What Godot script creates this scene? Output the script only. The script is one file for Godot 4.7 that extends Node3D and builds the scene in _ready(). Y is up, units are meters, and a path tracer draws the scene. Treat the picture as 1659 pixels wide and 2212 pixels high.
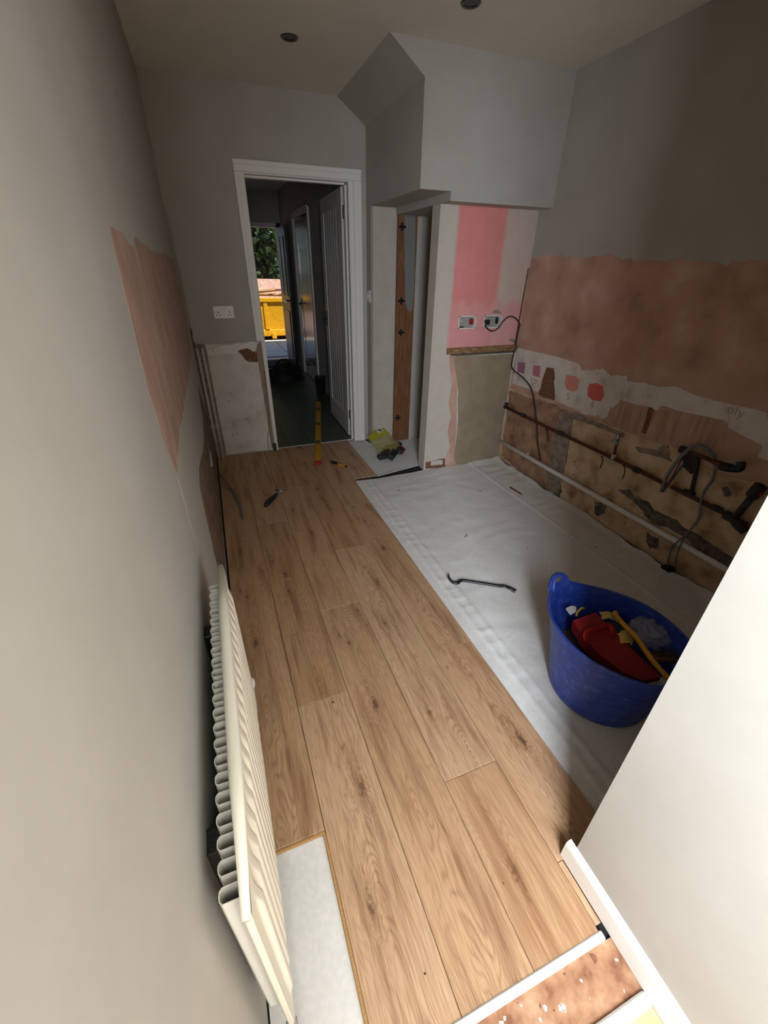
extends Node3D
# A kitchen stripped out for refurbishment, seen from the opening to the next room. x runs across, y up, the hall door lies towards -z.

const CAM := Vector3(-0.0624, 1.4566, 0.0)
const FOCAL := 898.21
const FW := 1659.0
const FH := 2212.0
const XL := -0.21      # face of the wall with the radiator
const XR := 2.16       # face of the wall with the pipes
const ZF := -3.69      # face of the wall with the door
const HC := 2.45       # ceiling
const ZP := -2.868     # face of the pink wall
const ZB := -2.73      # face of the stair casing
var cam_basis: Basis
var names := {}
var mats := {}
var rng := RandomNumberGenerator.new()

# ---------------------------------------------------------------- pixel helpers: a pixel is a direction, the plane gives the distance
func ray(u: float, v: float) -> Vector3:
	return cam_basis * Vector3((u - FW / 2) / FOCAL, -(v - FH / 2) / FOCAL, -1.0)
func onx(u: float, v: float, x: float) -> Vector3:
	var d := ray(u, v)
	return CAM + d * ((x - CAM.x) / d.x)
func ony(u: float, v: float, y := 0.0) -> Vector3:
	var d := ray(u, v)
	return CAM + d * ((y - CAM.y) / d.y)
func onz(u: float, v: float, z: float) -> Vector3:
	var d := ray(u, v)
	return CAM + d * ((z - CAM.z) / d.z)
func onplane(u: float, v: float, at: Vector3, n: Vector3) -> Vector3:
	var d := ray(u, v)
	return CAM + d * ((at - CAM).dot(n) / d.dot(n))

# ---------------------------------------------------------------- mesh builder
class MB:
	var st := SurfaceTool.new()
	var uvx := Vector3.ZERO
	var uvy := Vector3.ZERO
	var uv0 := Vector2.ZERO
	var use_uv := false
	func _init(smooth := false) -> void:
		st.begin(Mesh.PRIMITIVE_TRIANGLES)
		st.set_smooth_group(1 if smooth else -1)
	func smooth(on: bool) -> void:
		st.set_smooth_group(1 if on else -1)
	func vert(p: Vector3) -> void:
		if use_uv:
			st.set_uv(Vector2(p.dot(uvx), p.dot(uvy)) + uv0)
		st.add_vertex(p)
	func tri(a: Vector3, b: Vector3, c: Vector3) -> void:      # counter-clockwise seen from outside
		vert(a); vert(c); vert(b)
	func quad(a: Vector3, b: Vector3, c: Vector3, d: Vector3) -> void:
		tri(a, b, c); tri(a, c, d)
	func face(p: Array, mid: Vector3) -> void:                 # convex face, turned away from mid
		var m := Vector3.ZERO
		for q in p: m += q
		m /= p.size()
		var n: Vector3 = (p[1] - p[0]).cross(p[2] - p[0])
		if n.dot(m - mid) < 0:
			p.reverse()
		for i in range(1, p.size() - 1):
			tri(p[0], p[i], p[i + 1])
	func box(lo: Vector3, hi: Vector3, b := 0.0, t := Transform3D()) -> void:
		var c := (lo + hi) / 2
		var h := (hi - lo) / 2
		h = h.abs()
		b = minf(b, minf(h.x, minf(h.y, h.z)) * 0.9)
		var P := {}
		for sx in [-1, 1]:
			for sy in [-1, 1]:
				for sz in [-1, 1]:
					var s := Vector3(sx, sy, sz)
					P[[sx, sy, sz, 0]] = t * (c + s * Vector3(h.x, h.y - b, h.z - b))
					P[[sx, sy, sz, 1]] = t * (c + s * Vector3(h.x - b, h.y, h.z - b))
					P[[sx, sy, sz, 2]] = t * (c + s * Vector3(h.x - b, h.y - b, h.z))
		var mid := t * c
		for s in [-1, 1]:
			face([P[[s, -1, -1, 0]], P[[s, 1, -1, 0]], P[[s, 1, 1, 0]], P[[s, -1, 1, 0]]], mid)
			face([P[[-1, s, -1, 1]], P[[1, s, -1, 1]], P[[1, s, 1, 1]], P[[-1, s, 1, 1]]], mid)
			face([P[[-1, -1, s, 2]], P[[1, -1, s, 2]], P[[1, 1, s, 2]], P[[-1, 1, s, 2]]], mid)
		if b > 0.0:
			for s in [-1, 1]:
				for r in [-1, 1]:
					face([P[[s, r, -1, 0]], P[[s, r, 1, 0]], P[[s, r, 1, 1]], P[[s, r, -1, 1]]], mid)
					face([P[[s, -1, r, 0]], P[[s, 1, r, 0]], P[[s, 1, r, 2]], P[[s, -1, r, 2]]], mid)
					face([P[[-1, s, r, 1]], P[[1, s, r, 1]], P[[1, s, r, 2]], P[[-1, s, r, 2]]], mid)
					for q in [-1, 1]:
						face([P[[s, r, q, 0]], P[[s, r, q, 1]], P[[s, r, q, 2]]], mid)
	func prism(pts: Array, n: Vector3) -> void:                # pts: a flat outline in space; n: the way and depth it is thickened
		if pts.size() < 3: return
		var ax: Vector3 = Vector3.UP.cross(n.normalized())
		if ax.length() < 0.1: ax = Vector3.RIGHT
		ax = ax.normalized()
		var ay: Vector3 = n.normalized().cross(ax)
		var flat := PackedVector2Array()
		for p in pts: flat.append(Vector2(p.dot(ax), p.dot(ay)))
		if Geometry2D.is_polygon_clockwise(flat):
			flat.reverse()
			pts = pts.duplicate()
			pts.reverse()
		var idx := Geometry2D.triangulate_polygon(flat)
		for i in range(0, idx.size(), 3):
			var a: Vector3 = pts[idx[i]]
			var b: Vector3 = pts[idx[i + 1]]
			var c: Vector3 = pts[idx[i + 2]]
			if (b - a).cross(c - a).dot(n) < 0:
				var s := b
				b = c
				c = s
			tri(a + n, b + n, c + n)
			tri(a, c, b)
		for i in pts.size():
			var a: Vector3 = pts[i]
			var b: Vector3 = pts[(i + 1) % pts.size()]
			quad(a, b, b + n, a + n)
	func tube(path: Array, r, sides := 8, squash := Vector2.ONE, up := Vector3.UP) -> void:
		var rings := []
		var prev := up
		for i in path.size():
			var d: Vector3 = (path[mini(i + 1, path.size() - 1)] - path[maxi(i - 1, 0)]).normalized()
			var x: Vector3 = prev.cross(d)
			if x.length() < 0.05: x = Vector3(d.z, d.x, d.y).cross(d)
			x = x.normalized()
			var y := d.cross(x).normalized()
			prev = y
			var rr: float = r[i] if r is Array else r
			var ring := []
			for k in sides:
				var a := TAU * k / sides
				ring.append(path[i] + (x * cos(a) * squash.x + y * sin(a) * squash.y) * rr)
			rings.append(ring)
		for i in path.size() - 1:
			for k in sides:
				var l := (k + 1) % sides
				quad(rings[i][k], rings[i][l], rings[i + 1][l], rings[i + 1][k])
		for k in range(1, sides - 1):
			tri(rings[0][0], rings[0][k + 1], rings[0][k])
			var e: Array = rings[path.size() - 1]
			tri(e[0], e[k], e[k + 1])
	func lathe(prof: Array, t := Transform3D(), segs := 24) -> void:   # prof: Vector2(radius, height) upwards on the outside
		for i in prof.size() - 1:
			for k in segs:
				var a := TAU * k / segs
				var b := TAU * (k + 1) / segs
				var p: Vector2 = prof[i]
				var q: Vector2 = prof[i + 1]
				var A := t * Vector3(p.x * cos(a), p.y, p.x * sin(a))
				var B := t * Vector3(p.x * cos(b), p.y, p.x * sin(b))
				var C := t * Vector3(q.x * cos(b), q.y, q.x * sin(b))
				var D := t * Vector3(q.x * cos(a), q.y, q.x * sin(a))
				if p.x > 1e-5: tri(A, C, B)
				if q.x > 1e-5: tri(A, D, C)
	func grid(nu: int, nv: int, f: Callable, flip := false) -> void:
		var P := []
		for i in nu + 1:
			var row := []
			for j in nv + 1: row.append(f.call(float(i) / nu, float(j) / nv))
			P.append(row)
		for i in nu:
			for j in nv:
				if flip: quad(P[i][j], P[i][j + 1], P[i + 1][j + 1], P[i + 1][j])
				else: quad(P[i][j], P[i + 1][j], P[i + 1][j + 1], P[i][j + 1])
	func done() -> ArrayMesh:
		st.generate_normals()
		return st.commit()

# ---------------------------------------------------------------- node helpers
func numbered(called: String) -> String:
	var n: int = names.get(called, 0)
	names[called] = n + 1
	return called if n == 0 else "%s_%03d" % [called, n]
func tag(o: Node, label: String, category: String, group := "", kind := "") -> void:
	o.set_meta("label", label)
	o.set_meta("category", category)
	if group: o.set_meta("group", group)
	if kind: o.set_meta("kind", kind)
func thing(called: String, label: String, category: String, at := Vector3.ZERO, group := "", kind := "") -> Node3D:
	var o := Node3D.new()
	o.name = numbered(called)
	add_child(o)
	o.position = at
	tag(o, label, category, group, kind)
	return o
func part(parent: Node3D, called: String, mesh: Mesh, m: Material, label := "") -> MeshInstance3D:
	var o := MeshInstance3D.new()
	o.name = called
	o.mesh = mesh
	o.material_override = m
	if label: o.set_meta("label", label)
	parent.add_child(o, true)
	return o
func struct(called: String, label: String, category: String, mesh: Mesh, m: Material) -> MeshInstance3D:
	var o := MeshInstance3D.new()
	o.name = called
	o.mesh = mesh
	o.material_override = m
	add_child(o, true)
	tag(o, label, category, "", "structure")
	return o
func single(called: String, label: String, category: String, mesh: Mesh, m: Material, group := "") -> MeshInstance3D:
	var o := MeshInstance3D.new()
	o.name = numbered(called)
	o.mesh = mesh
	o.material_override = m
	add_child(o)
	tag(o, label, category, group)
	return o
func boxmesh(lo: Vector3, hi: Vector3, b := 0.0) -> ArrayMesh:
	var m := MB.new()
	m.box(lo, hi, b)
	return m.done()
func tubemesh(path: Array, r, sides := 8, squash := Vector2.ONE) -> ArrayMesh:
	var m := MB.new(true)
	m.tube(path, r, sides, squash)
	return m.done()
func spline(p: Array, n := 6) -> Array:
	var out := []
	for i in p.size() - 1:
		var a: Vector3 = p[maxi(i - 1, 0)]
		var b: Vector3 = p[i]
		var c: Vector3 = p[i + 1]
		var d: Vector3 = p[mini(i + 2, p.size() - 1)]
		for k in n: out.append(b.cubic_interpolate(c, a, d, float(k) / n))
	out.append(p[p.size() - 1])
	return out
func ragged(p: Array, step: float, amp: float, seed_: int) -> Array:   # a torn outline: every edge broken up and shifted a little
	var r := RandomNumberGenerator.new()
	r.seed = seed_
	var out := []
	var mid := Vector3.ZERO
	for q in p: mid += q
	mid /= p.size()
	for i in p.size():
		var a: Vector3 = p[i]
		var b: Vector3 = p[(i + 1) % p.size()]
		var n := maxi(1, int(a.distance_to(b) / step))
		var w := Vector3.ZERO
		for k in n:
			var q := a.lerp(b, float(k) / n)
			w = w * 0.55 + ((q - mid).normalized() * r.randfn() * amp) * 0.8
			out.append(q + w)
	return out

# ---------------------------------------------------------------- materials
func mat(color: Color, rough := 0.8, metal := 0.0) -> StandardMaterial3D:
	var m := StandardMaterial3D.new()
	m.albedo_color = color
	m.roughness = rough
	m.metallic = metal
	return m
func rgb8(r: int, g: int, b: int) -> Color:
	return Color8(r, g, b)
func noise_tex(stops: Array, freq: float, seed_: int, octaves := 4, size := 512, normal := false, type := FastNoiseLite.TYPE_SIMPLEX_SMOOTH) -> NoiseTexture2D:
	var n := FastNoiseLite.new()
	n.noise_type = type
	n.seed = seed_
	n.frequency = freq
	n.fractal_octaves = octaves
	n.fractal_gain = 0.55
	var t := NoiseTexture2D.new()
	t.noise = n
	t.width = size
	t.height = size
	t.seamless = true
	t.generate_mipmaps = false
	if normal:
		t.as_normal_map = true
		t.bump_strength = 4.0
	elif stops.size() > 0:
		var g := Gradient.new()
		var offs := PackedFloat32Array()
		var cols := PackedColorArray()
		for s in stops:
			offs.append(s[0])
			cols.append(s[1])
		g.offsets = offs
		g.colors = cols
		t.color_ramp = g
	return t
func nmat(stops: Array, metres: float, freq: float, seed_: int, rough := 0.9, bump := 0.0, octaves := 5, stretch := Vector3.ONE) -> StandardMaterial3D:
	var m := mat(Color.WHITE, rough)
	m.albedo_texture = noise_tex(stops, freq, seed_, octaves)
	m.uv1_triplanar = true
	m.uv1_world_triplanar = true
	m.uv1_scale = stretch / metres
	if bump > 0.0:
		m.heightmap_enabled = true
		m.heightmap_texture = bump_tex
		m.heightmap_scale = bump
	return m
var bump_tex: NoiseTexture2D

func make_materials() -> void:
	bump_tex = noise_tex([], 0.03, 77, 5)
	mats.paint = nmat([[0.0, rgb8(166, 161, 151)], [0.5, rgb8(171, 166, 156)], [1.0, rgb8(176, 171, 162)]], 2.1, 0.01, 3, 0.85)
	mats.ceiling = nmat([[0.0, rgb8(214, 207, 192)], [1.0, rgb8(220, 214, 200)]], 1.9, 0.01, 4, 0.9)
	mats.panel_white = nmat([[0.1, rgb8(180, 170, 157)], [0.9, rgb8(190, 181, 169)]], 1.5, 0.02, 7, 0.8)
	mats.white_wood = mat(rgb8(226, 222, 214), 0.45)
	mats.door_white = mat(rgb8(205, 203, 200), 0.4)
	mats.plaster = nmat([[0.1, rgb8(164, 126, 107)], [0.35, rgb8(182, 144, 125)], [0.65, rgb8(190, 153, 134)], [0.9, rgb8(200, 168, 150)]], 2.1, 0.012, 11, 0.95, 0.0, 5)
	mats.plaster_left = nmat([[0.1, rgb8(152, 122, 104)], [0.45, rgb8(166, 136, 118)], [0.7, rgb8(174, 145, 127)], [0.95, rgb8(186, 160, 143)]], 1.2, 0.02, 12, 0.95, 0.0, 5, Vector3(1, 0.4, 1))
	mats.plaster_low = nmat([[0.05, rgb8(122, 96, 70)], [0.3, rgb8(176, 148, 114)], [0.55, rgb8(198, 170, 136)], [0.85, rgb8(210, 186, 154)]], 1.4, 0.014, 13, 0.95, 0.0, 6)
	mats.plaster_rust = nmat([[0.05, rgb8(112, 80, 60)], [0.35, rgb8(146, 110, 84)], [0.6, rgb8(160, 124, 96)], [0.9, rgb8(178, 144, 114)]], 1.2, 0.016, 14, 0.95, 0.0, 6)
	mats.plaster_streak = nmat([[0.1, rgb8(164, 126, 104)], [0.4, rgb8(176, 140, 118)], [0.6, rgb8(182, 148, 127)], [0.9, rgb8(192, 162, 143)]], 0.5, 0.02, 15, 0.95, 0.0, 4, Vector3(1, 0.16, 1))
	mats.band_white = nmat([[0.05, rgb8(186, 172, 156)], [0.3, rgb8(206, 197, 185)], [0.8, rgb8(216, 209, 199)]], 1.0, 0.014, 16, 0.9, 0.0)
	mats.soot = nmat([[0.1, rgb8(66, 58, 52)], [0.5, rgb8(98, 88, 80)], [0.9, rgb8(132, 118, 104)]], 0.5, 0.02, 17, 0.95, 0.0)
	mats.grey_render = nmat([[0.1, rgb8(112, 98, 88)], [0.5, rgb8(138, 122, 108)], [0.9, rgb8(162, 144, 126)]], 0.7, 0.02, 18, 0.95, 0.0)
	mats.rust = nmat([[0.1, rgb8(96, 56, 40)], [0.9, rgb8(136, 92, 70)]], 0.4, 0.03, 19, 0.95, 0.2)
	mats.old_paint = nmat([[0.02, rgb8(170, 156, 142)], [0.2, rgb8(200, 191, 180)], [0.5, rgb8(210, 203, 193)], [0.9, rgb8(216, 210, 201)]], 1.6, 0.014, 20, 0.85, 0.0)
	mats.stain_brown = nmat([[0.1, rgb8(84, 54, 36)], [0.6, rgb8(124, 86, 60)], [0.9, rgb8(150, 112, 84)]], 0.3, 0.03, 21, 0.9, 0.1)
	mats.grime = nmat([[0.05, rgb8(74, 60, 46)], [0.4, rgb8(112, 90, 66)], [0.7, rgb8(134, 108, 80)], [0.95, rgb8(164, 140, 112)]], 0.8, 0.02, 34, 0.95, 0.0, 6, Vector3(1, 0.4, 1))
	mats.board = nmat([[0.1, rgb8(140, 124, 101)], [0.5, rgb8(148, 132, 108)], [0.9, rgb8(156, 140, 116)]], 1.6, 0.02, 22, 0.95)
	mats.underlay = nmat([[0.1, rgb8(214, 211, 205)], [0.9, rgb8(226, 223, 217)]], 0.6, 0.05, 23, 0.7)
	mats.bitumen = nmat([[0.0, rgb8(14, 13, 13)], [1.0, rgb8(34, 31, 29)]], 0.7, 0.03, 24, 0.9)
	mats.cut_board = nmat([[0.1, rgb8(158, 116, 66)], [0.9, rgb8(188, 146, 92)]], 0.2, 0.06, 25, 0.8)
	mats.osb = nmat([[0.1, rgb8(124, 80, 54)], [0.35, rgb8(152, 108, 78)], [0.6, rgb8(170, 128, 96)], [0.85, rgb8(184, 146, 114)]], 0.5, 0.012, 26, 0.75, 0.0, 6)
	mats.rad = mat(rgb8(226, 219, 200), 0.35)
	mats.rad_fin = mat(rgb8(214, 212, 202), 0.5)
	mats.white_plastic = mat(rgb8(222, 220, 214), 0.35)
	mats.old_white = nmat([[0.2, rgb8(150, 142, 130)], [0.5, rgb8(196, 190, 180)], [0.9, rgb8(212, 207, 198)]], 0.2, 0.03, 27, 0.6, 0.1)
	mats.black = mat(rgb8(14, 14, 15), 0.55)
	mats.black_rubber = mat(rgb8(22, 22, 23), 0.6)
	mats.grey_cable = mat(rgb8(112, 112, 112), 0.6)
	mats.copper = nmat([[0.1, rgb8(50, 32, 24)], [0.5, rgb8(92, 56, 40)], [0.9, rgb8(120, 78, 56)]], 0.2, 0.04, 28, 0.5)
	mats.copper.metallic = 0.6
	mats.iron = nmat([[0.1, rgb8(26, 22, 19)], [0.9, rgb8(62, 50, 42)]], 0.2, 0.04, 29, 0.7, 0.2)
	mats.steel = mat(rgb8(176, 176, 176), 0.3, 1.0)
	mats.dark_steel = nmat([[0.2, rgb8(28, 28, 29)], [0.7, rgb8(52, 52, 53)], [0.95, rgb8(108, 104, 98)]], 0.12, 0.05, 30, 0.4)
	mats.dark_steel.metallic = 0.5
	mats.blue_tub = nmat([[0.1, rgb8(30, 52, 138)], [0.6, rgb8(40, 66, 160)], [0.8, rgb8(62, 88, 170)], [0.95, rgb8(112, 130, 184)]], 0.5, 0.02, 31, 0.45)
	mats.red_plastic = nmat([[0.1, rgb8(120, 18, 22)], [0.55, rgb8(150, 26, 30)], [0.75, rgb8(172, 62, 58)], [0.95, rgb8(196, 120, 112)]], 0.1, 0.08, 32, 0.5, 0.15)
	mats.red_gloss = mat(rgb8(158, 20, 26), 0.35)
	mats.yellow_handle = nmat([[0.2, rgb8(186, 128, 26)], [0.8, rgb8(214, 156, 44)]], 0.2, 0.04, 33, 0.45)
	mats.bristle = mat(rgb8(214, 184, 96), 0.7)
	mats.bristle_dark = mat(rgb8(46, 54, 56), 0.7)
	mats.yellow = mat(rgb8(206, 148, 30), 0.45)
	mats.wrap = mat(Color(0.85, 0.86, 0.86, 0.28), 0.12)
	mats.wrap.transparency = BaseMaterial3D.TRANSPARENCY_ALPHA
	mats.glass = mat(Color(0.95, 0.97, 0.97, 0.08), 0.03)
	mats.glass.transparency = BaseMaterial3D.TRANSPARENCY_ALPHA

# oak boards: grain lines, darker streaks and knots, one picture for each of a few boards
func oak(seed_: int, light: Color, dark: Color, grain: float) -> StandardMaterial3D:
	var W := 200
	var L := 1400
	var r := RandomNumberGenerator.new()
	r.seed = seed_
	var layer := func(freq: float, w: int, l: int, s: int, oct: int) -> PackedByteArray:
		var n := FastNoiseLite.new()
		n.seed = s
		n.frequency = freq
		n.fractal_octaves = oct
		var im := n.get_image(w, l, false, false, true)
		im.resize(W, L, Image.INTERPOLATE_CUBIC)
		im.convert(Image.FORMAT_L8)
		return im.get_data()
	var fine: PackedByteArray = layer.call(0.35, W, 60, seed_ * 7 + 1, 3)       # pores and fine lines along the board
	var mid: PackedByteArray = layer.call(0.09, W, 40, seed_ * 7 + 2, 3)        # broader lines
	var warp: PackedByteArray = layer.call(0.02, 100, 140, seed_ * 7 + 3, 2)
	var blot: PackedByteArray = layer.call(0.05, 60, 40, seed_ * 7 + 4, 3)     # streaks of darker wood
	var rough: PackedByteArray = layer.call(0.09, 100, 700, seed_ * 7 + 5, 3)
	var knots := []                       # across, along, radius, stretch, darkness
	for k in r.randi_range(2, 3):
		knots.append([r.randf_range(30, W - 30), r.randf_range(80, L - 80), r.randf_range(6.0, 12.0), r.randf_range(1.6, 2.8), r.randf_range(0.35, 0.85)])
	for k in r.randi_range(2, 4):
		knots.append([r.randf_range(12, W - 12), r.randf_range(30, L - 30), r.randf_range(2.0, 4.0), r.randf_range(1.0, 1.8), r.randf_range(0.3, 0.8)])
	var data := PackedByteArray()
	data.resize(W * L * 3)
	var arch_x := r.randf_range(60, 140)
	var arch_y := r.randf_range(0, L)
	var ripe := Color8(74, 50, 34)
	for j in L:
		var near := []
		for k in knots:
			if absf(j - k[1]) < k[2] * k[3] * 11.0: near.append(k)
		var ay := (j - arch_y) / 700.0
		var arch := 70.0 * ay * ay + 40.0 * ay
		for i in W:
			var q := j * W + i
			var rag := (rough[q] - 127.0) / 127.0
			var g := float(i) + (warp[q] - 127.0) * 0.34
			var ax := (i - arch_x) / 46.0
			var inside := exp(-ax * ax)
			g += arch * inside
			var hole := 0.0
			var smear := 0.0
			for k in near:
				var rr: float = k[2]
				var dx: float = i - k[0] + rag * rr * 0.7
				var dy: float = (j - k[1]) / k[3] + rag * rr * 0.9
				var d2: float = (dx * dx + dy * dy) / (rr * rr)
				if d2 < 70.0:
					g += dx * exp(-d2 * 0.10) * -0.9
					hole = maxf(hole, exp(-d2 * 1.3) * k[4])
					smear = maxf(smear, exp(-dx * dx / (rr * rr * 2.2) - dy * dy / (rr * rr * 26.0)) * (0.6 + 0.5 * rag) * minf(1.0, rr / 6.0))
					if d2 < 12.0: g += sqrt(d2) * 5.0
			var line := 0.5 + 0.5 * sin(g * 0.62)
			line *= line * line
			var t := 0.13 + line * (0.10 + 0.20 * inside) * grain + (fine[q] - 127.0) / 255.0 * 0.52 * grain + (mid[q] - 127.0) / 255.0 * 0.30
			t += maxf(0.0, (blot[q] - 135.0) / 255.0) * 0.9 + smear * 0.42
			t = clampf(t, 0.0, 1.2)
			var c := light.lerp(dark, minf(t, 1.0)).lerp(ripe, clampf(hole + maxf(0.0, t - 1.0), 0.0, 0.92))
			data[q * 3] = int(clampf(c.r, 0, 1) * 255)
			data[q * 3 + 1] = int(clampf(c.g, 0, 1) * 255)
			data[q * 3 + 2] = int(clampf(c.b, 0, 1) * 255)
	var im := Image.create_from_data(W, L, false, Image.FORMAT_RGB8, data)
	var m := mat(Color.WHITE, 0.5)
	m.albedo_texture = ImageTexture.create_from_image(im)
	m.metallic_specular = 0.4
	return m

func pink_wall_mat() -> StandardMaterial3D:     # the pink left where a unit hung, sprayed with soft sides
	var W := 240
	var H := 580
	var n := FastNoiseLite.new()
	n.seed = 5
	n.frequency = 0.03
	var im := Image.create(W, H, false, Image.FORMAT_RGB8)
	for j in H:
		var y := (1.0 - j / float(H)) * 1.81
		for i in W:
			var x := 1.41 + i / float(W) * 0.75
			var v := n.get_noise_2d(i, j) * 0.02
			var c := Color8(192, 183, 170)
			var a := smoothstep(1.525, 1.56, x) * (1.0 - smoothstep(1.89, 1.935, x)) * (1.0 if y > 0.93 else 0.0)
			c = c.lerp(Color8(212, 134, 128), a)
			var rag := n.get_noise_2d(i * 1.4 + 300, j * 0.6) * 0.05 + n.get_noise_2d(i * 5.0, j * 3.0) * 0.02
			if x > 1.90 and y > 0.93:
				c = c.lerp(Color8(204, 150, 144), (1.0 - a) * (0.25 + 0.6 * smoothstep(-0.02, 0.02, 1.24 + rag - y)))
			if y < 1.27 + rag and y > 0.93 and x > 1.53:
				c = c.lerp(Color8(214, 156, 154), 0.6 * smoothstep(0.0, 0.05, 1.27 + rag - y))
			im.set_pixel(i, j, Color(c.r + v, c.g + v, c.b + v))
	var m := mat(Color.WHITE, 0.85)
	m.albedo_texture = ImageTexture.create_from_image(im)
	m.uv1_scale = Vector3(1, 1, 1)
	m.texture_repeat = false
	return m

# ---------------------------------------------------------------- start
func _ready() -> void:
	rng.seed = 20
	cam_basis = Basis.from_euler(Vector3(deg_to_rad(-30.4033), deg_to_rad(-21.3271), deg_to_rad(0.7469)), EULER_ORDER_YXZ)
	var cam := Camera3D.new()
	cam.name = "camera"
	cam.transform = Transform3D(cam_basis, CAM)
	cam.keep_aspect = Camera3D.KEEP_HEIGHT
	cam.fov = 101.838
	cam.near = 0.02
	cam.far = 200.0
	cam.current = true
	add_child(cam)
	var env := Environment.new()
	env.background_mode = Environment.BG_SKY
	var sky := Sky.new()
	var sm := ProceduralSkyMaterial.new()
	sm.sky_top_color = Color8(150, 186, 232)
	sm.sky_horizon_color = Color8(226, 236, 246)
	sm.ground_horizon_color = Color8(180, 178, 170)
	sm.ground_bottom_color = Color8(120, 116, 108)
	sm.sky_energy_multiplier = 0.9
	sm.sun_angle_max = 0.0
	sky.sky_material = sm
	env.sky = sky
	env.tonemap_mode = Environment.TONE_MAPPER_LINEAR
	env.tonemap_exposure = 1.0
	env.sdfgi_enabled = true
	env.ssao_enabled = true
	env.ssil_enabled = true
	var we := WorldEnvironment.new()
	we.environment = env
	add_child(we)
	var sun := DirectionalLight3D.new()
	sun.name = "sun"
	sun.light_energy = 1.7
	sun.light_color = Color8(255, 244, 226)
	sun.light_angular_distance = 0.5
	sun.shadow_enabled = true
	add_child(sun)
	sun.look_at_from_position(Vector3(1.6, 5.6, 3.2), Vector3.ZERO)
	window_light("window_daylight", Vector3(-0.20, 1.80, 1.25), Vector3(1, 0, 0), Vector2(1.3, 1.1), 21.5)
	window_light("added_fill_light", Vector3(1.75, 1.6, 3.49), Vector3(0, 0, -1), Vector2(1.2, 1.2), 6.3)  # unseen window light, added to brighten the wall with the radiator
	make_materials()
	shell()
	floors()
	left_side()
	far_wall_details()
	right_side()
	alcove()
	loose_things()
	tub()
	hall()
	outside()

func window_light(called: String, at: Vector3, dir: Vector3, size: Vector2, energy: float) -> void:
	var l := AreaLight3D.new()
	l.name = called
	l.area_size = size
	l.area_normalize_energy = false
	l.light_energy = energy
	l.light_color = Color8(234, 243, 255)
	l.shadow_enabled = true
	l.area_range = 20.0
	add_child(l)
	l.look_at_from_position(at, at + dir, Vector3.UP if absf(dir.y) < 0.5 else Vector3.BACK)

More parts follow.
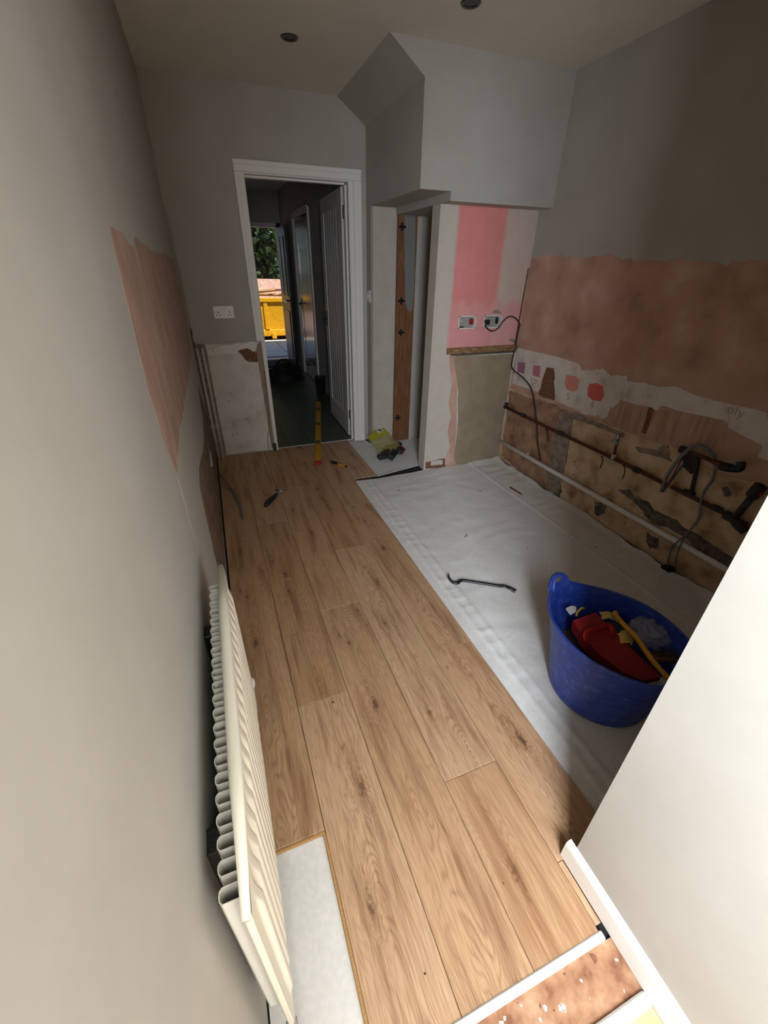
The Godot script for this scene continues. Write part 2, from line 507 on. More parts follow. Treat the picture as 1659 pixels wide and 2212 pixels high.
# ---------------------------------------------------------------- room shell
func shell() -> void:
	var m := MB.new()
	# wall with the radiator, running on into the next room where glazed doors stand in it
	m.box(Vector3(XL - 0.14, -0.02, -3.84), Vector3(XL, HC + 0.02, 0.58))
	m.box(Vector3(XL - 0.14, -0.02, 1.92), Vector3(XL, HC + 0.02, 3.64))
	m.box(Vector3(XL - 0.14, 2.38, 0.58), Vector3(XL, HC + 0.02, 1.92))
	m.box(Vector3(XL - 0.14, -0.02, 0.58), Vector3(XL, 1.2, 1.92))
	struct("wall_left", "pale painted wall behind the cream radiator, patched with bare brown plaster", "wall", m.done(), mats.paint)
	m = MB.new()
	m.box(Vector3(XL - 0.14, HC, -3.84), Vector3(3.3, HC + 0.16, 3.64))
	struct("ceiling", "plain cream ceiling with two dark round downlights", "ceiling", m.done(), mats.ceiling)
	# far wall: lower part left of the door lies a little deeper where the boxing was taken off
	m = MB.new()
	m.box(Vector3(XL, 0.0, ZF - 0.13), Vector3(0.300, 0.945, ZF - 0.022))
	m.box(Vector3(XL, 0.945, ZF - 0.13), Vector3(0.300, HC, ZF - 0.012))
	m.box(Vector3(XL, 1.76, ZF - 0.012), Vector3(0.212, HC, ZF + 0.005))
	m.box(Vector3(XL + 0.011, 0.947, ZF - 0.012), Vector3(0.212, 1.76, ZF + 0.005))
	m.box(Vector3(0.212, 0.945, ZF - 0.012), Vector3(0.300, HC, ZF))
	m.box(Vector3(0.300, 2.03, ZF - 0.13), Vector3(1.11, HC, ZF))
	m.box(Vector3(1.11, 0.0, ZF - 0.13), Vector3(1.30, HC, ZF))
	struct("wall_far", "painted wall around the open door to the hall", "wall", m.done(), mats.paint)
	m = MB.new()
	m.box(Vector3(XR, -0.02, -3.84), Vector3(XR + 0.14, HC, -0.29))
	struct("wall_right", "wall stripped to brown plaster below, painted above, with old pipes along it", "wall", m.done(), mats.plaster)
	# casing of the stairs: chamfered at the ceiling, hanging over the alcove
	m = MB.new()
	var prof := [Vector2(1.0, HC), Vector2(1.2, 2.315), Vector2(1.2, 1.852), Vector2(1.402, 1.852), Vector2(1.402, 1.806), Vector2(XR, 1.806), Vector2(XR, HC)]
	var pp := []
	for q in prof: pp.append(Vector3(q.x, q.y, ZF))
	m.prism(pp, Vector3(0, 0, ZB - ZF))
	struct("wall_stair_casing", "boxed-in underside of the stairs with a chamfered corner at the ceiling", "stair casing", m.done(), mats.paint)
	# pink wall with two sunk boxes
	var hx := [1.41, 1.575, 1.614, 1.761, 1.828, 1.982, XR]
	var hy := [-0.012, 0.893, 0.912, 1.079, 1.166, 1.81]
	m = MB.new()
	m.use_uv = true
	m.uvx = Vector3(1 / 0.75, 0, 0)
	m.uvy = Vector3(0, -1 / 1.81, 0)
	m.uv0 = Vector2(-1.41 / 0.75, 1.0)
	for i in 6:
		for j in 5:
			if j == 1 and i > 0:
				m.box(Vector3(hx[i], hy[j], ZP - 0.11), Vector3(hx[i + 1], hy[j + 1], ZP - 0.09))
			elif (i == 2 or i == 4) and j == 3:
				m.box(Vector3(hx[i], hy[j], ZP - 0.11), Vector3(hx[i + 1], hy[j + 1], ZP - 0.04))
			else:
				m.box(Vector3(hx[i], hy[j], ZP - 0.11), Vector3(hx[i + 1], hy[j + 1], ZP))
	struct("wall_pink", "short wall under the stair casing with a soft pink painted stripe", "wall", m.done(), pink_wall_mat())
	# the end of the wall beside the opening
	m = MB.new()
	m.box(Vector3(0.634, -0.012, -0.29), Vector3(XR + 0.14, HC, 0.40))
	m.box(Vector3(XL, 2.0, -0.29), Vector3(0.634, HC, 0.40))          # unseen lintel, added to keep window light off ceiling and stair casing
	struct("wall_near", "bright white wall end beside the opening, hiding part of the blue tub", "wall", m.done(), mats.paint)
	m = MB.new()
	var bp := []
	for q in [Vector2(0.634, 0.002), Vector2(0.619, 0.002), Vector2(0.619, 0.068), Vector2(0.621, 0.076), Vector2(0.626, 0.082), Vector2(0.634, 0.086)]:
		bp.append(Vector3(q.x, q.y, -0.312))
	m.prism(bp, Vector3(0, 0, 0.76))
	struct("baseboard_near", "white rounded skirting board along the bright wall end", "skirting board", m.done(), mats.white_wood)
	# the next room, which the light comes from
	m = MB.new()
	m.box(Vector3(XL, -0.02, 3.5), Vector3(1.13, HC, 3.64))
	m.box(Vector3(2.37, -0.02, 3.5), Vector3(3.3, HC, 3.64))
	m.box(Vector3(1.13, -0.02, 3.5), Vector3(2.37, 0.98, 3.64))
	m.box(Vector3(1.13, 2.22, 3.5), Vector3(2.37, HC, 3.64))
	m.box(Vector3(3.16, -0.02, 0.31), Vector3(3.3, HC, 3.5))
	m.box(Vector3(XR + 0.14, -0.02, 0.31), Vector3(3.16, HC, 0.45))
	struct("wall_garden_room", "painted walls of the next room", "wall", m.done(), mats.paint)
	var w := thing("window_1", "white framed window in the next room", "window", Vector3(XL - 0.07, 0, 1.25), "", "structure")
	window_into(w, 1.34, 1.2, 2.38, true, 2)
	w = thing("window_2", "added unseen window in the end wall of the next room, brightening the radiator wall", "window", Vector3(1.75, 0, 3.57), "", "structure")
	window_into(w, 1.24, 0.98, 2.22, false, 2)

func window_into(w: Node3D, width: float, y0: float, y1: float, along_z: bool, panes: int) -> void:
	var t := Transform3D(Basis(Vector3.UP, PI / 2 if along_z else 0.0), Vector3.ZERO)
	var m := MB.new()
	m.box(Vector3(-width / 2, y0, -0.03), Vector3(width / 2, y0 + 0.06, 0.03), 0.004, t)
	m.box(Vector3(-width / 2, y1 - 0.06, -0.03), Vector3(width / 2, y1, 0.03), 0.004, t)
	for k in panes + 1:
		var x := -width / 2 + 0.03 + (width - 0.06) * k / panes
		m.box(Vector3(x - 0.03, y0 + 0.06, -0.03), Vector3(x + 0.03, y1 - 0.06, 0.03), 0.004, t)
	part(w, "window_frame", m.done(), mats.white_wood)
	for k in panes:
		var a := -width / 2 + 0.03 + (width - 0.06) * k / panes + 0.03
		var b := -width / 2 + 0.03 + (width - 0.06) * (k + 1) / panes - 0.03
		m = MB.new()
		m.quad(t * Vector3(a, y0 + 0.06, 0), t * Vector3(b, y0 + 0.06, 0), t * Vector3(b, y1 - 0.06, 0), t * Vector3(a, y1 - 0.06, 0))
		part(w, "pane", m.done(), mats.glass)

# ---------------------------------------------------------------- floors
func floors() -> void:
	var m := MB.new()
	m.box(Vector3(XL - 0.1, -0.16, -3.83), Vector3(XR + 0.1, -0.014, -0.02))
	var f := struct("floor", "oak laminate boards laid over white underlay, half the room done", "floor", m.done(), mats.bitumen)
	var light := Color8(192, 156, 121)
	var dark := Color8(126, 86, 58)
	var oaks := [oak(3, light, dark, 1.0), oak(8, Color8(185, 149, 113), dark, 0.8), oak(14, Color8(195, 161, 127), Color8(122, 86, 60), 1.15), oak(21, Color8(184, 147, 110), Color8(114, 79, 54), 0.9), oak(33, light, dark, 1.2), oak(45, Color8(189, 153, 117), Color8(114, 79, 54), 1.0)]
	# boards: row, from z, to z
	var L := 1.38
	var list := [
		[-0.2, 0.0, -0.612 - 2 * L, -0.612 - L], [-0.2, 0.0, -3.73, -0.612 - 2 * L], [-0.2, 0.0, -0.612 - L, -0.612],
		[0.0, 0.2, -3.73, -1.042 - L], [0.0, 0.2, -1.042 - L, -1.042], [0.0, 0.2, -1.042, -0.142],
		[0.2, 0.4, -3.73, -1.52 - L], [0.2, 0.4, -1.52 - L, -1.52], [0.2, 0.4, -1.52, -0.142],
		[0.4, 0.6, -3.73, -0.605 - 2 * L], [0.4, 0.6, -0.605 - 2 * L, -0.605 - L], [0.4, 0.6, -0.605 - L, -0.605], [0.4, 0.6, -0.605, -0.142],
		[0.6, 0.8, -3.73, -1.101 - L], [0.6, 0.8, -1.101 - L, -1.101], [0.6, 0.8, -1.101, -0.30], [0.6, 0.6188, -0.30, -0.158],
		[0.8, 1.0, -3.73, -2.883]]
	var flip := 0
	for p in list:
		var mm := MB.new()
		mm.use_uv = true
		var turn := 1.0 if flip % 2 == 0 else -1.0
		mm.uvx = Vector3(4.9 * turn, 0, 0)
		var back := 1.0 if flip % 3 > 0 else -1.0
		mm.uvy = Vector3(0, 0, back / 1.4)
		mm.uv0 = Vector2(-p[0] * 4.9 * turn + (0.01 if turn > 0 else 0.99), 0.006 - (p[2] if back > 0 else -p[3]) / 1.4)
		var near_end: float = maxf(p[2], -3.745)
		mm.box(Vector3(p[0] + 0.0007, -0.0085, near_end + 0.0006), Vector3(p[1] - 0.0007, 0.0, p[3] - 0.0006), 0.0012)
		var o := part(f, "plank", mm.done(), oaks[(flip * 5 + 1) % 6 if flip != 16 else 2])
		flip += 1
	# raw tongue along the open edges of the laid boards
	m = MB.new()
	m.box(Vector3(-0.198, -0.0098, -0.612), Vector3(-0.001, -0.002, -0.603), 0.001)
	m.box(Vector3(-0.008, -0.0098, -0.603), Vector3(0.0005, -0.002, -0.142), 0.001)
	part(f, "raw_edge", m.done(), mats.cut_board, "pale raw core edge of the boards")
	# threshold of the opening
	m = MB.new()
	m.box(Vector3(XL, -0.012, -0.148), Vector3(0.606, 0.004, -0.129), 0.003)
	struct("trim_1", "white painted strip closing the end of the oak boards", "threshold strip", m.done(), mats.white_wood)
	m = MB.new()
	m.box(Vector3(XL - 0.1, -0.05, -0.129), Vector3(0.634, -0.006, -0.030))
	var th := struct("floor_threshold", "strip of bare stained board with paint flecks between two white strips", "floor", m.done(), mats.osb)
	for k in 18:
		var c := Vector3(rng.randf_range(0.25, 0.61), -0.006, rng.randf_range(-0.122, -0.040))
		var fl := []
		var sz := 0.003 + 0.011 * pow(rng.randf(), 2.0)
		for a in 6: fl.append(c + Vector3(cos(a * 1.047), 0, sin(a * 1.047)) * rng.randf_range(0.15, 1.0) * sz)
		var fm := MB.new()
		fm.prism(fl, Vector3(0, 0.0006, 0))
		part(th, "paint_fleck", fm.done(), mats.old_white if k % 3 > 0 else mats.rust)
	m = MB.new()
	m.box(Vector3(XL, -0.012, -0.033), Vector3(0.619, 0.006, -0.006), 0.004)
	struct("trim_2", "white strip on the camera side of the bare threshold board", "threshold strip", m.done(), mats.white_wood)
	m = MB.new()
	m.box(Vector3(XL - 0.1, -0.16, -0.03), Vector3(3.3, -0.006, 3.64))
	struct("floor_garden_room", "pale wooden floor of the next room", "floor", m.done(), oaks[2] if false else nmat([[0.1, rgb8(196, 160, 118)], [0.9, rgb8(214, 182, 142)]], 0.5, 0.02, 41, 0.5))
	underlay()

func fbm(n: FastNoiseLite, x: float, y: float) -> float:
	return n.get_noise_2d(x, y)

func underlay() -> void:
	var n := FastNoiseLite.new()
	n.seed = 9
	n.frequency = 1.0
	n.fractal_octaves = 3
	# main sheet: far edge given by the photograph, the other edges by the boards and walls
	var edge := [[0.8, -2.86], [0.93, -2.845], [1.2, -2.85], [1.41, -2.866], [1.62, -2.862], [1.8, -2.858], [2.15, -2.862]]
	var far := func(x: float) -> float:
		for i in edge.size() - 1:
			if x <= edge[i + 1][0]:
				return lerpf(edge[i][1], edge[i + 1][1], (x - edge[i][0]) / (edge[i + 1][0] - edge[i][0]))
		return -2.862
	var shape := func(u: float, v: float) -> Vector3:
		var x := 0.8015 + u * 1.352
		var z0: float = far.call(x)
		var z := lerpf(z0, -0.285, v)
		if x > 2.0: x += (x - 2.0) / 0.153 * (n.get_noise_2d(z * 2.3, 40.0) * 0.03 - 0.012)
		var y := -0.0095
		# folded seam band beside the boards, pinched every few centimetres
		var wob := n.get_noise_2d(z * 1.2, 3.0) * 0.012
		var b := exp(-pow((x - 0.872 - wob) / 0.010, 2.0)) + exp(-pow((x - 0.925 - wob) / 0.012, 2.0))
		y += b * 0.0026
		if x > 0.86 and x < 0.935:
			y += maxf(0.0, sin(z * 78.0 + n.get_noise_2d(z * 3.0, 8.0) * 5.0)) * 0.0026 * (0.4 + 0.6 * absf(n.get_noise_2d(z * 5.0, 1.0)) * 2.0)
		# second seam on the side of the pipes
		var w2 := n.get_noise_2d(z * 0.9, 77.0) * 0.02
		y += exp(-pow((x - 1.862 - w2) / 0.010, 2.0)) * 0.006
		# slack creases across, stronger beyond the seam
		var slack := 0.0020 + 0.0040 * smoothstep(1.84, 2.0, x)
		y += slack * (0.5 + 0.5 * sin(z * 42.0 + x * 9.0 + n.get_noise_2d(x * 1.5, z * 1.5) * 6.0)) * (0.4 + absf(n.get_noise_2d(x * 2.0 + 9.0, z * 2.0)) * 1.6)
		y += n.get_noise_2d(x * 4.0, z * 3.0) * 0.0030
		y += smoothstep(2.08, 2.153, x) * (0.012 + 0.010 * n.get_noise_2d(z * 2.0, 5.0))
		if v < 0.03 and x > 1.78: y += (1.0 - v / 0.03) * 0.014 * smoothstep(1.78, 1.9, x)
		return Vector3(x, y, z)
	var m := MB.new(true)
	m.grid(150, 330, func(u, v): return shape.call(u, v), true)
	m.grid(1, 60, func(u, v): return shape.call(0.0, v) + Vector3(0, -0.004 * u, 0))
	single("underlay_sheet", "large white creased foam underlay sheet the blue tub stands on", "underlay", m.done(), mats.underlay)
	# sheet in the alcove, its cut edge runs slantwise
	m = MB.new(true)
	m.grid(40, 40, func(u, v):
		var x := lerpf(1.0015, 2.14, u)
		var z := lerpf(-3.575 if x > 1.2 else -3.733, lerpf(-2.884, -3.12, u), v)
		return Vector3(x, -0.0095 + n.get_noise_2d(x * 3.0, z * 3.0) * 0.002 + (0.004 if v > 0.98 else 0.0), z), true)
	m.grid(40, 1, func(u, v): return Vector3(lerpf(1.0015, 2.14, u), -0.006 - 0.006 * v, lerpf(-2.884, -3.12, u)), true)
	single("underlay_sheet", "grey-white underlay sheet in the alcove under the stairs", "underlay", m.done(), mats.underlay)
	m = MB.new(true)
	m.grid(20, 50, func(u, v):
		var x := lerpf(-0.205, -0.0085, u)
		var z := lerpf(-0.603, -0.15, v)
		return Vector3(x, -0.0105 + n.get_noise_2d(x * 6.0, z * 6.0) * 0.0015, z), true)
	single("underlay_sheet", "narrow strip of white underlay showing below the near end of the radiator", "underlay", m.done(), mats.underlay)

# ---------------------------------------------------------------- wall with the radiator
func patch(parent: Node3D, called: String, px: Array, plane: Callable, n: Vector3, m: Material, step := 0.02, amp := 0.006, seed_ := 1) -> void:
	var pts := []
	for q in px: pts.append(plane.call(q[0], q[1]))
	if step > 0.0: pts = ragged(pts, step, amp, seed_)
	var mb := MB.new()
	mb.prism(pts, n)
	part(parent, called, mb.done(), m)

func left_side() -> void:
	var wall: Node3D = get_node("wall_left")
	var pl := func(u: float, v: float) -> Vector3:
		var p := onx(u, v, XL)
		p.z = maxf(p.z, ZF + 0.008)
		p.y = maxf(p.y, 0.0)
		return p
	patch(wall, "bare_plaster", [[237, 488], [262, 499], [276, 522], [290, 536], [292, 514], [306, 526], [330, 541], [344, 548], [352, 543], [374, 560], [392, 640], [406, 715], [414, 760], [410, 800], [400, 860], [388, 930], [384, 985], [383, 1030], [352, 945], [322, 845], [290, 715], [262, 605], [247, 540]], pl, Vector3(0.0005, 0, 0), mats.plaster_left, 0.05, 0.006, 4)
	patch(wall, "stripped_plaster", [[427, 830], [438, 905], [441, 960], [430, 1010], [432, 1055], [446, 1122], [462, 1192], [471, 1225], [484, 1262], [489, 1262], [480, 1130], [474, 1030], [468, 985], [448, 900]], pl, Vector3(0.0008, 0, 0), mats.grime, 0.03, 0.006, 5)
	# splinter left on the stripped wall
	var a := onx(451, 972, XL)
	var b := onx(456, 1008, XL)
	part(wall, "splinter", tubemesh([a + Vector3(0.004, 0, 0), b + Vector3(0.005, 0, 0)], 0.006, 4), mats.old_white)
	# long crack in the skim
	part(wall, "plaster_edge", tubemesh([onx(383, 1030, XL), onx(405, 1110, XL), onx(432, 1200, XL), onx(450, 1270, XL)], 0.0012, 4), mats.plaster_left)
	radiator()
	# cable end on the floor by the wall
	var c := thing("cable_offcut", "short dark grey cable end with blue and brown cores on the oak boards", "cable")
	part(c, "sheath", tubemesh(spline([ony(524, 1120, 0.006), ony(519, 1098, 0.006), ony(510, 1074, 0.008), ony(501, 1058, 0.012)], 6), 0.0075, 8, Vector2(1.0, 0.8)), mats.grey_cable)
	part(c, "core", tubemesh(spline([ony(503, 1061, 0.012), ony(494, 1049, 0.02), ony(482, 1033, 0.014), ony(473, 1022, 0.004)], 6), 0.0028, 6), mat(rgb8(34, 66, 128), 0.5))
	part(c, "core", tubemesh(spline([ony(503, 1061, 0.012), ony(494, 1055, 0.018), ony(484, 1048, 0.014), ony(475, 1043, 0.004)], 6), 0.0028, 6), mat(rgb8(120, 84, 40), 0.5))
	# the two heating pipes in the corner
	var pp := thing("heating_pipe_pair", "two old white painted heating pipes standing in the corner left of the hall door", "pipes")
	for x in [-0.150, -0.187]:
		part(pp, "pipe", tubemesh([Vector3(x, -0.01, ZF + 0.016), Vector3(x, 0.91, ZF + 0.016)], 0.0105, 12), mats.old_white)
		var m := MB.new()
		m.box(Vector3(x - 0.016, 0.272, ZF - 0.022), Vector3(x + 0.016, 0.300, ZF + 0.022), 0.004)
		part(pp, "pipe_clip", m.done(), mats.old_white)
	m_strip()

func m_strip() -> void:
	# stub of backing board behind the pipes
	var m := MB.new()
	m.box(Vector3(-0.208, 0.0, ZF - 0.022), Vector3(-0.125, 0.93, ZF - 0.012), 0.002)
	part(get_node("wall_far"), "backing_board", m.done(), mats.grey_render)

func radiator() -> void:
	var z0 := -1.020
	var z1 := -0.245
	var r := thing("radiator", "long cream panel radiator with ribbed front on the pale wall", "radiator", Vector3(0, 0, 0))
	var n := 20
	var pitch := (z1 - z0 - 0.05) / n
	var m := MB.new(true)
	m.grid(n * 10 + 10, 14, func(u, v):
		var z := lerpf(z0, z1, u)
		var y := lerpf(0.135, 0.735, v)
		var k := fposmod(z - z0 - 0.025, pitch) / pitch
		var ridge := smoothstep(0.10, 0.26, k) * (1.0 - smoothstep(0.70, 0.86, k))
		var ends := smoothstep(0.165, 0.215, y) * (1.0 - smoothstep(0.655, 0.700, y))
		if z < z0 + 0.025 or z > z1 - 0.025: ends = 0.0
		return Vector3(-0.1425 + 0.0085 * ridge * ends, y, z), true)
	part(r, "front_panel", m.done(), mats.rad)
	m = MB.new()
	m.box(Vector3(-0.156, 0.135, z0), Vector3(-0.1435, 0.735, z1), 0.003)
	part(r, "back_panel", m.done(), mats.rad)
	for y in [0.735, 0.140]:
		m = MB.new(true)
		var path := []
		for i in 5: path.append(Vector3(-0.150, y, lerpf(z0 - 0.004, z1 + 0.004, i / 4.0)))
		m.tube(path, [0.006, 0.0118, 0.0118, 0.0118, 0.006], 16, Vector2(1.0, 0.85))
		part(r, "header_rail", m.done(), mats.rad)
	# convector fins behind the panel, folded sheet open at the top
	var fin := MB.new()
	var prof := []
	var w := 0.0095
	for s in [[-0.158, -w], [-0.181, -w], [-0.1845, -w + 0.004], [-0.1852, 0.0], [-0.1845, w - 0.004], [-0.181, w], [-0.158, w]]:
		prof.append(Vector3(s[0], 0.19, s[1]))
	for i in prof.size() - 1:
		var a: Vector3 = prof[i]
		var b: Vector3 = prof[i + 1]
		var d := (b - a).normalized()
		var nn := Vector3(d.z, 0, -d.x) * 0.0006
		fin.prism([a - nn, a + nn, b + nn, b - nn], Vector3(0, 0.525, 0))
	var fm := fin.done()
	var fins := 22
	for k in fins:
		var o := part(r, "fin", fm, mats.rad_fin)
		o.position = Vector3(0, 0, lerpf(z0 + 0.06, z1 - 0.04, k / float(fins - 1)))
	# flat link sheet between the fins, against the panel
	m = MB.new()
	m.box(Vector3(-0.1585, 0.19, z0 + 0.05), Vector3(-0.1565, 0.715, z1 - 0.03))
	part(r, "fin_sheet", m.done(), mats.rad_fin)
	for z in [z0 + 0.16, z1 - 0.14]:
		m = MB.new()
		m.box(Vector3(XL, 0.20, z - 0.02), Vector3(-0.186, 0.66, z + 0.02), 0.002)
		part(r, "wall_bracket", m.done(), mats.dark_steel)
	# valves at both lower ends
	for e in [[z1, 1.0], [z0, -1.0]]:
		var z: float = e[0]
		var s: float = e[1]
		m = MB.new(true)
		m.tube([Vector3(-0.150, 0.142, z - s * 0.01), Vector3(-0.150, 0.142, z + s * 0.028), Vector3(-0.150, 0.142, z + s * 0.052), Vector3(-0.150, 0.132, z + s * 0.060), Vector3(-0.150, 0.10, z + s * 0.060), Vector3(-0.150, -0.01, z + s * 0.060)], [0.011, 0.012, 0.013, 0.013, 0.010, 0.0075], 12)
		var vb := part(r, "valve_body", m.done(), mats.old_white)
		m = MB.new(true)
		m.lathe([Vector2(0.0, 0.0), Vector2(0.016, 0.0), Vector2(0.018, 0.006), Vector2(0.018, 0.028), Vector2(0.015, 0.034), Vector2(0.0, 0.036)], Transform3D(Basis(), Vector3(-0.150, 0.146, z + s * 0.060)), 16)
		part(vb, "valve_cap", m.done(), mats.white_plastic)

# ---------------------------------------------------------------- far wall
func far_wall_details() -> void:
	var wall: Node3D = get_node("wall_far")
	var zl := ZF - 0.022
	var pl := func(u: float, v: float) -> Vector3: return onz(u, v, zl)
	var nn := Vector3(0, 0, 0.0015)
	var m := MB.new()
	m.prism(ragged([Vector3(-0.122, 0.012, zl), Vector3(-0.122, 0.93, zl), Vector3(0.296, 0.935, zl), Vector3(0.296, 0.004, zl), Vector3(0.1, 0.02, zl)], 0.03, 0.004, 61), Vector3(0, 0, 0.001))
	part(wall, "old_paint", m.done(), mats.old_paint)
	patch(wall, "filler", [[447, 757], [480, 746], [552, 738], [555, 752], [548, 760], [535, 752], [514, 757], [512, 764], [480, 766], [452, 768]], pl, Vector3(0, 0, 0.004), mat(rgb8(222, 217, 208), 0.85), 0.015, 0.004, 62)
	patch(wall, "water_stain", [[514, 758], [532, 752], [552, 760], [560, 772], [558, 782], [538, 783], [528, 776], [522, 766]], pl, Vector3(0, 0, 0.002), mats.stain_brown, 0.02, 0.003, 63)
	m = MB.new()
	m.prism(ragged([Vector3(0.252, 0.90, zl), Vector3(0.299, 0.935, zl), Vector3(0.299, 0.006, zl), Vector3(0.272, 0.02, zl), Vector3(0.264, 0.45, zl)], 0.03, 0.003, 64), Vector3(0, 0, 0.003))
	part(wall, "bare_edge", m.done(), mats.board)
	# crack down to the floor
	part(wall, "crack", tubemesh([onz(571, 800, zl + 0.003), onz(575, 845, zl + 0.003), onz(580, 890, zl + 0.003), onz(582, 925, zl + 0.003), onz(577, 950, zl + 0.003), onz(581, 972, zl + 0.003)], 0.0022, 4), mats.stain_brown)
	for q in [[458, 755], [497, 848], [493, 864], [568, 802], [501, 938], [512, 935]]:
		part(wall, "scuff", tubemesh([onz(q[0], q[1], zl + 0.002), onz(q[0] + 3, q[1] + 4, zl + 0.002)], 0.004, 5, Vector2(1, 0.5)), mats.black)
	# ragged hole where the boxing met the side wall
	patch(wall, "torn_corner", [[407, 706], [415, 712], [416, 735], [424, 748], [416, 752], [405, 728]], func(u, v): return onz(u, v, ZF + 0.005), Vector3(0, 0, 0.006), mats.stain_brown, 0.01, 0.005, 65)
	# lining and architraves
	m = MB.new()
	m.box(Vector3(0.300, 0.0, ZF - 0.15), Vector3(0.330, 2.0, ZF - 0.002), 0.002)
	m.box(Vector3(1.062, 0.0, ZF - 0.15), Vector3(1.11, 2.0, ZF), 0.002)
	m.box(Vector3(0.300, 1.998, ZF - 0.15), Vector3(1.11, 2.03, ZF), 0.002)
	m.box(Vector3(1.050, 0.0, ZF - 0.095), Vector3(1.062, 1.998, ZF - 0.055), 0.001)
	m.box(Vector3(0.330, 1.986, ZF - 0.095), Vector3(1.062, 1.998, ZF - 0.055), 0.001)
	struct("door_1", "white door lining of the opening to the hall", "door frame", m.done(), mats.white_wood)
	m = MB.new()
	arch(m, Vector3(0.262, 0.94, 0), Vector3(0.326, 2.006, 0), true)
	struct("trim_3", "white architrave cut short beside the socket left of the hall door", "architrave", m.done(), mats.white_wood)
	m = MB.new()
	arch(m, Vector3(1.098, 0.0, 0), Vector3(1.160, 2.006, 0), true)
	struct("trim_4", "full-height white architrave between the hall door and the alcove", "architrave", m.done(), mats.white_wood)
	m = MB.new()
	arch(m, Vector3(0.262, 2.006, 0), Vector3(1.160, 2.072, 0), false)
	struct("trim_5", "white architrave over the hall door", "architrave", m.done(), mats.white_wood)
	m = MB.new()
	m.box(Vector3(0.33, -0.009, -3.752), Vector3(1.062, 0.002, -3.737), 0.002)
	struct("trim_6", "thin pale strip between oak boards and hall floor", "threshold strip", m.done(), mats.old_white)
	# double socket
	var s := thing("double_socket", "white double wall socket between the corner and the hall door", "socket", Vector3(0.0525, 1.154, ZF + 0.005))
	m = MB.new()
	m.box(Vector3(-0.073, -0.043, 0), Vector3(0.073, 0.043, 0.010), 0.003)
	part(s, "plate", m.done(), mats.white_plastic)
	for k in [-1, 1]:
		m = MB.new()
		m.box(Vector3(k * 0.011 - 0.008, 0.006, 0.009), Vector3(k * 0.011 + 0.008, 0.030, 0.014), 0.002)
		part(s, "switch", m.done(), mats.white_plastic)
		m = MB.new()
		m.box(Vector3(k * 0.041 - 0.003, -0.004, 0.0095), Vector3(k * 0.041 + 0.003, 0.008, 0.0106))
		for t in [-1, 1]: m.box(Vector3(k * 0.041 + t * 0.011 - 0.0035, -0.022, 0.0095), Vector3(k * 0.041 + t * 0.011 + 0.0035, -0.015, 0.0106))
		part(s, "pin_holes", m.done(), mats.black)
		m = MB.new(true)
		m.lathe([Vector2(0.0032, 0), Vector2(0.0032, 0.001), Vector2(0, 0.0012)], Transform3D(Basis(Vector3.RIGHT, PI / 2), Vector3(k * 0.0605, 0.0, 0.0098)), 10)
		part(s, "screw", m.done(), mats.steel)
	# pipe stub cover at the foot of the lining
	single("pipe_collar", "small dark green plastic collar at the foot of the door lining", "plastic collar", boxmesh(Vector3(0.285, -0.008, ZF - 0.02), Vector3(0.315, 0.07, ZF + 0.004), 0.004), mat(rgb8(34, 52, 46), 0.5))

func arch(m: MB, lo: Vector3, hi: Vector3, upright: bool) -> void:
	var z := ZF
	if upright:
		m.box(Vector3(lo.x, lo.y, z), Vector3(hi.x, hi.y, z + 0.014), 0.003)
		m.box(Vector3(lo.x, lo.y, z + 0.012), Vector3(lo.x + (hi.x - lo.x) * 0.45 if lo.x < 0.5 else hi.x, hi.y, z + 0.020), 0.004) if lo.x < 0.5 else m.box(Vector3(hi.x - (hi.x - lo.x) * 0.45, lo.y, z + 0.012), Vector3(hi.x, hi.y, z + 0.020), 0.004)
	else:
		m.box(Vector3(lo.x, lo.y, z), Vector3(hi.x, hi.y, z + 0.014), 0.003)
		m.box(Vector3(lo.x, lo.y + (hi.y - lo.y) * 0.55, z + 0.012), Vector3(hi.x, hi.y, z + 0.020), 0.004)

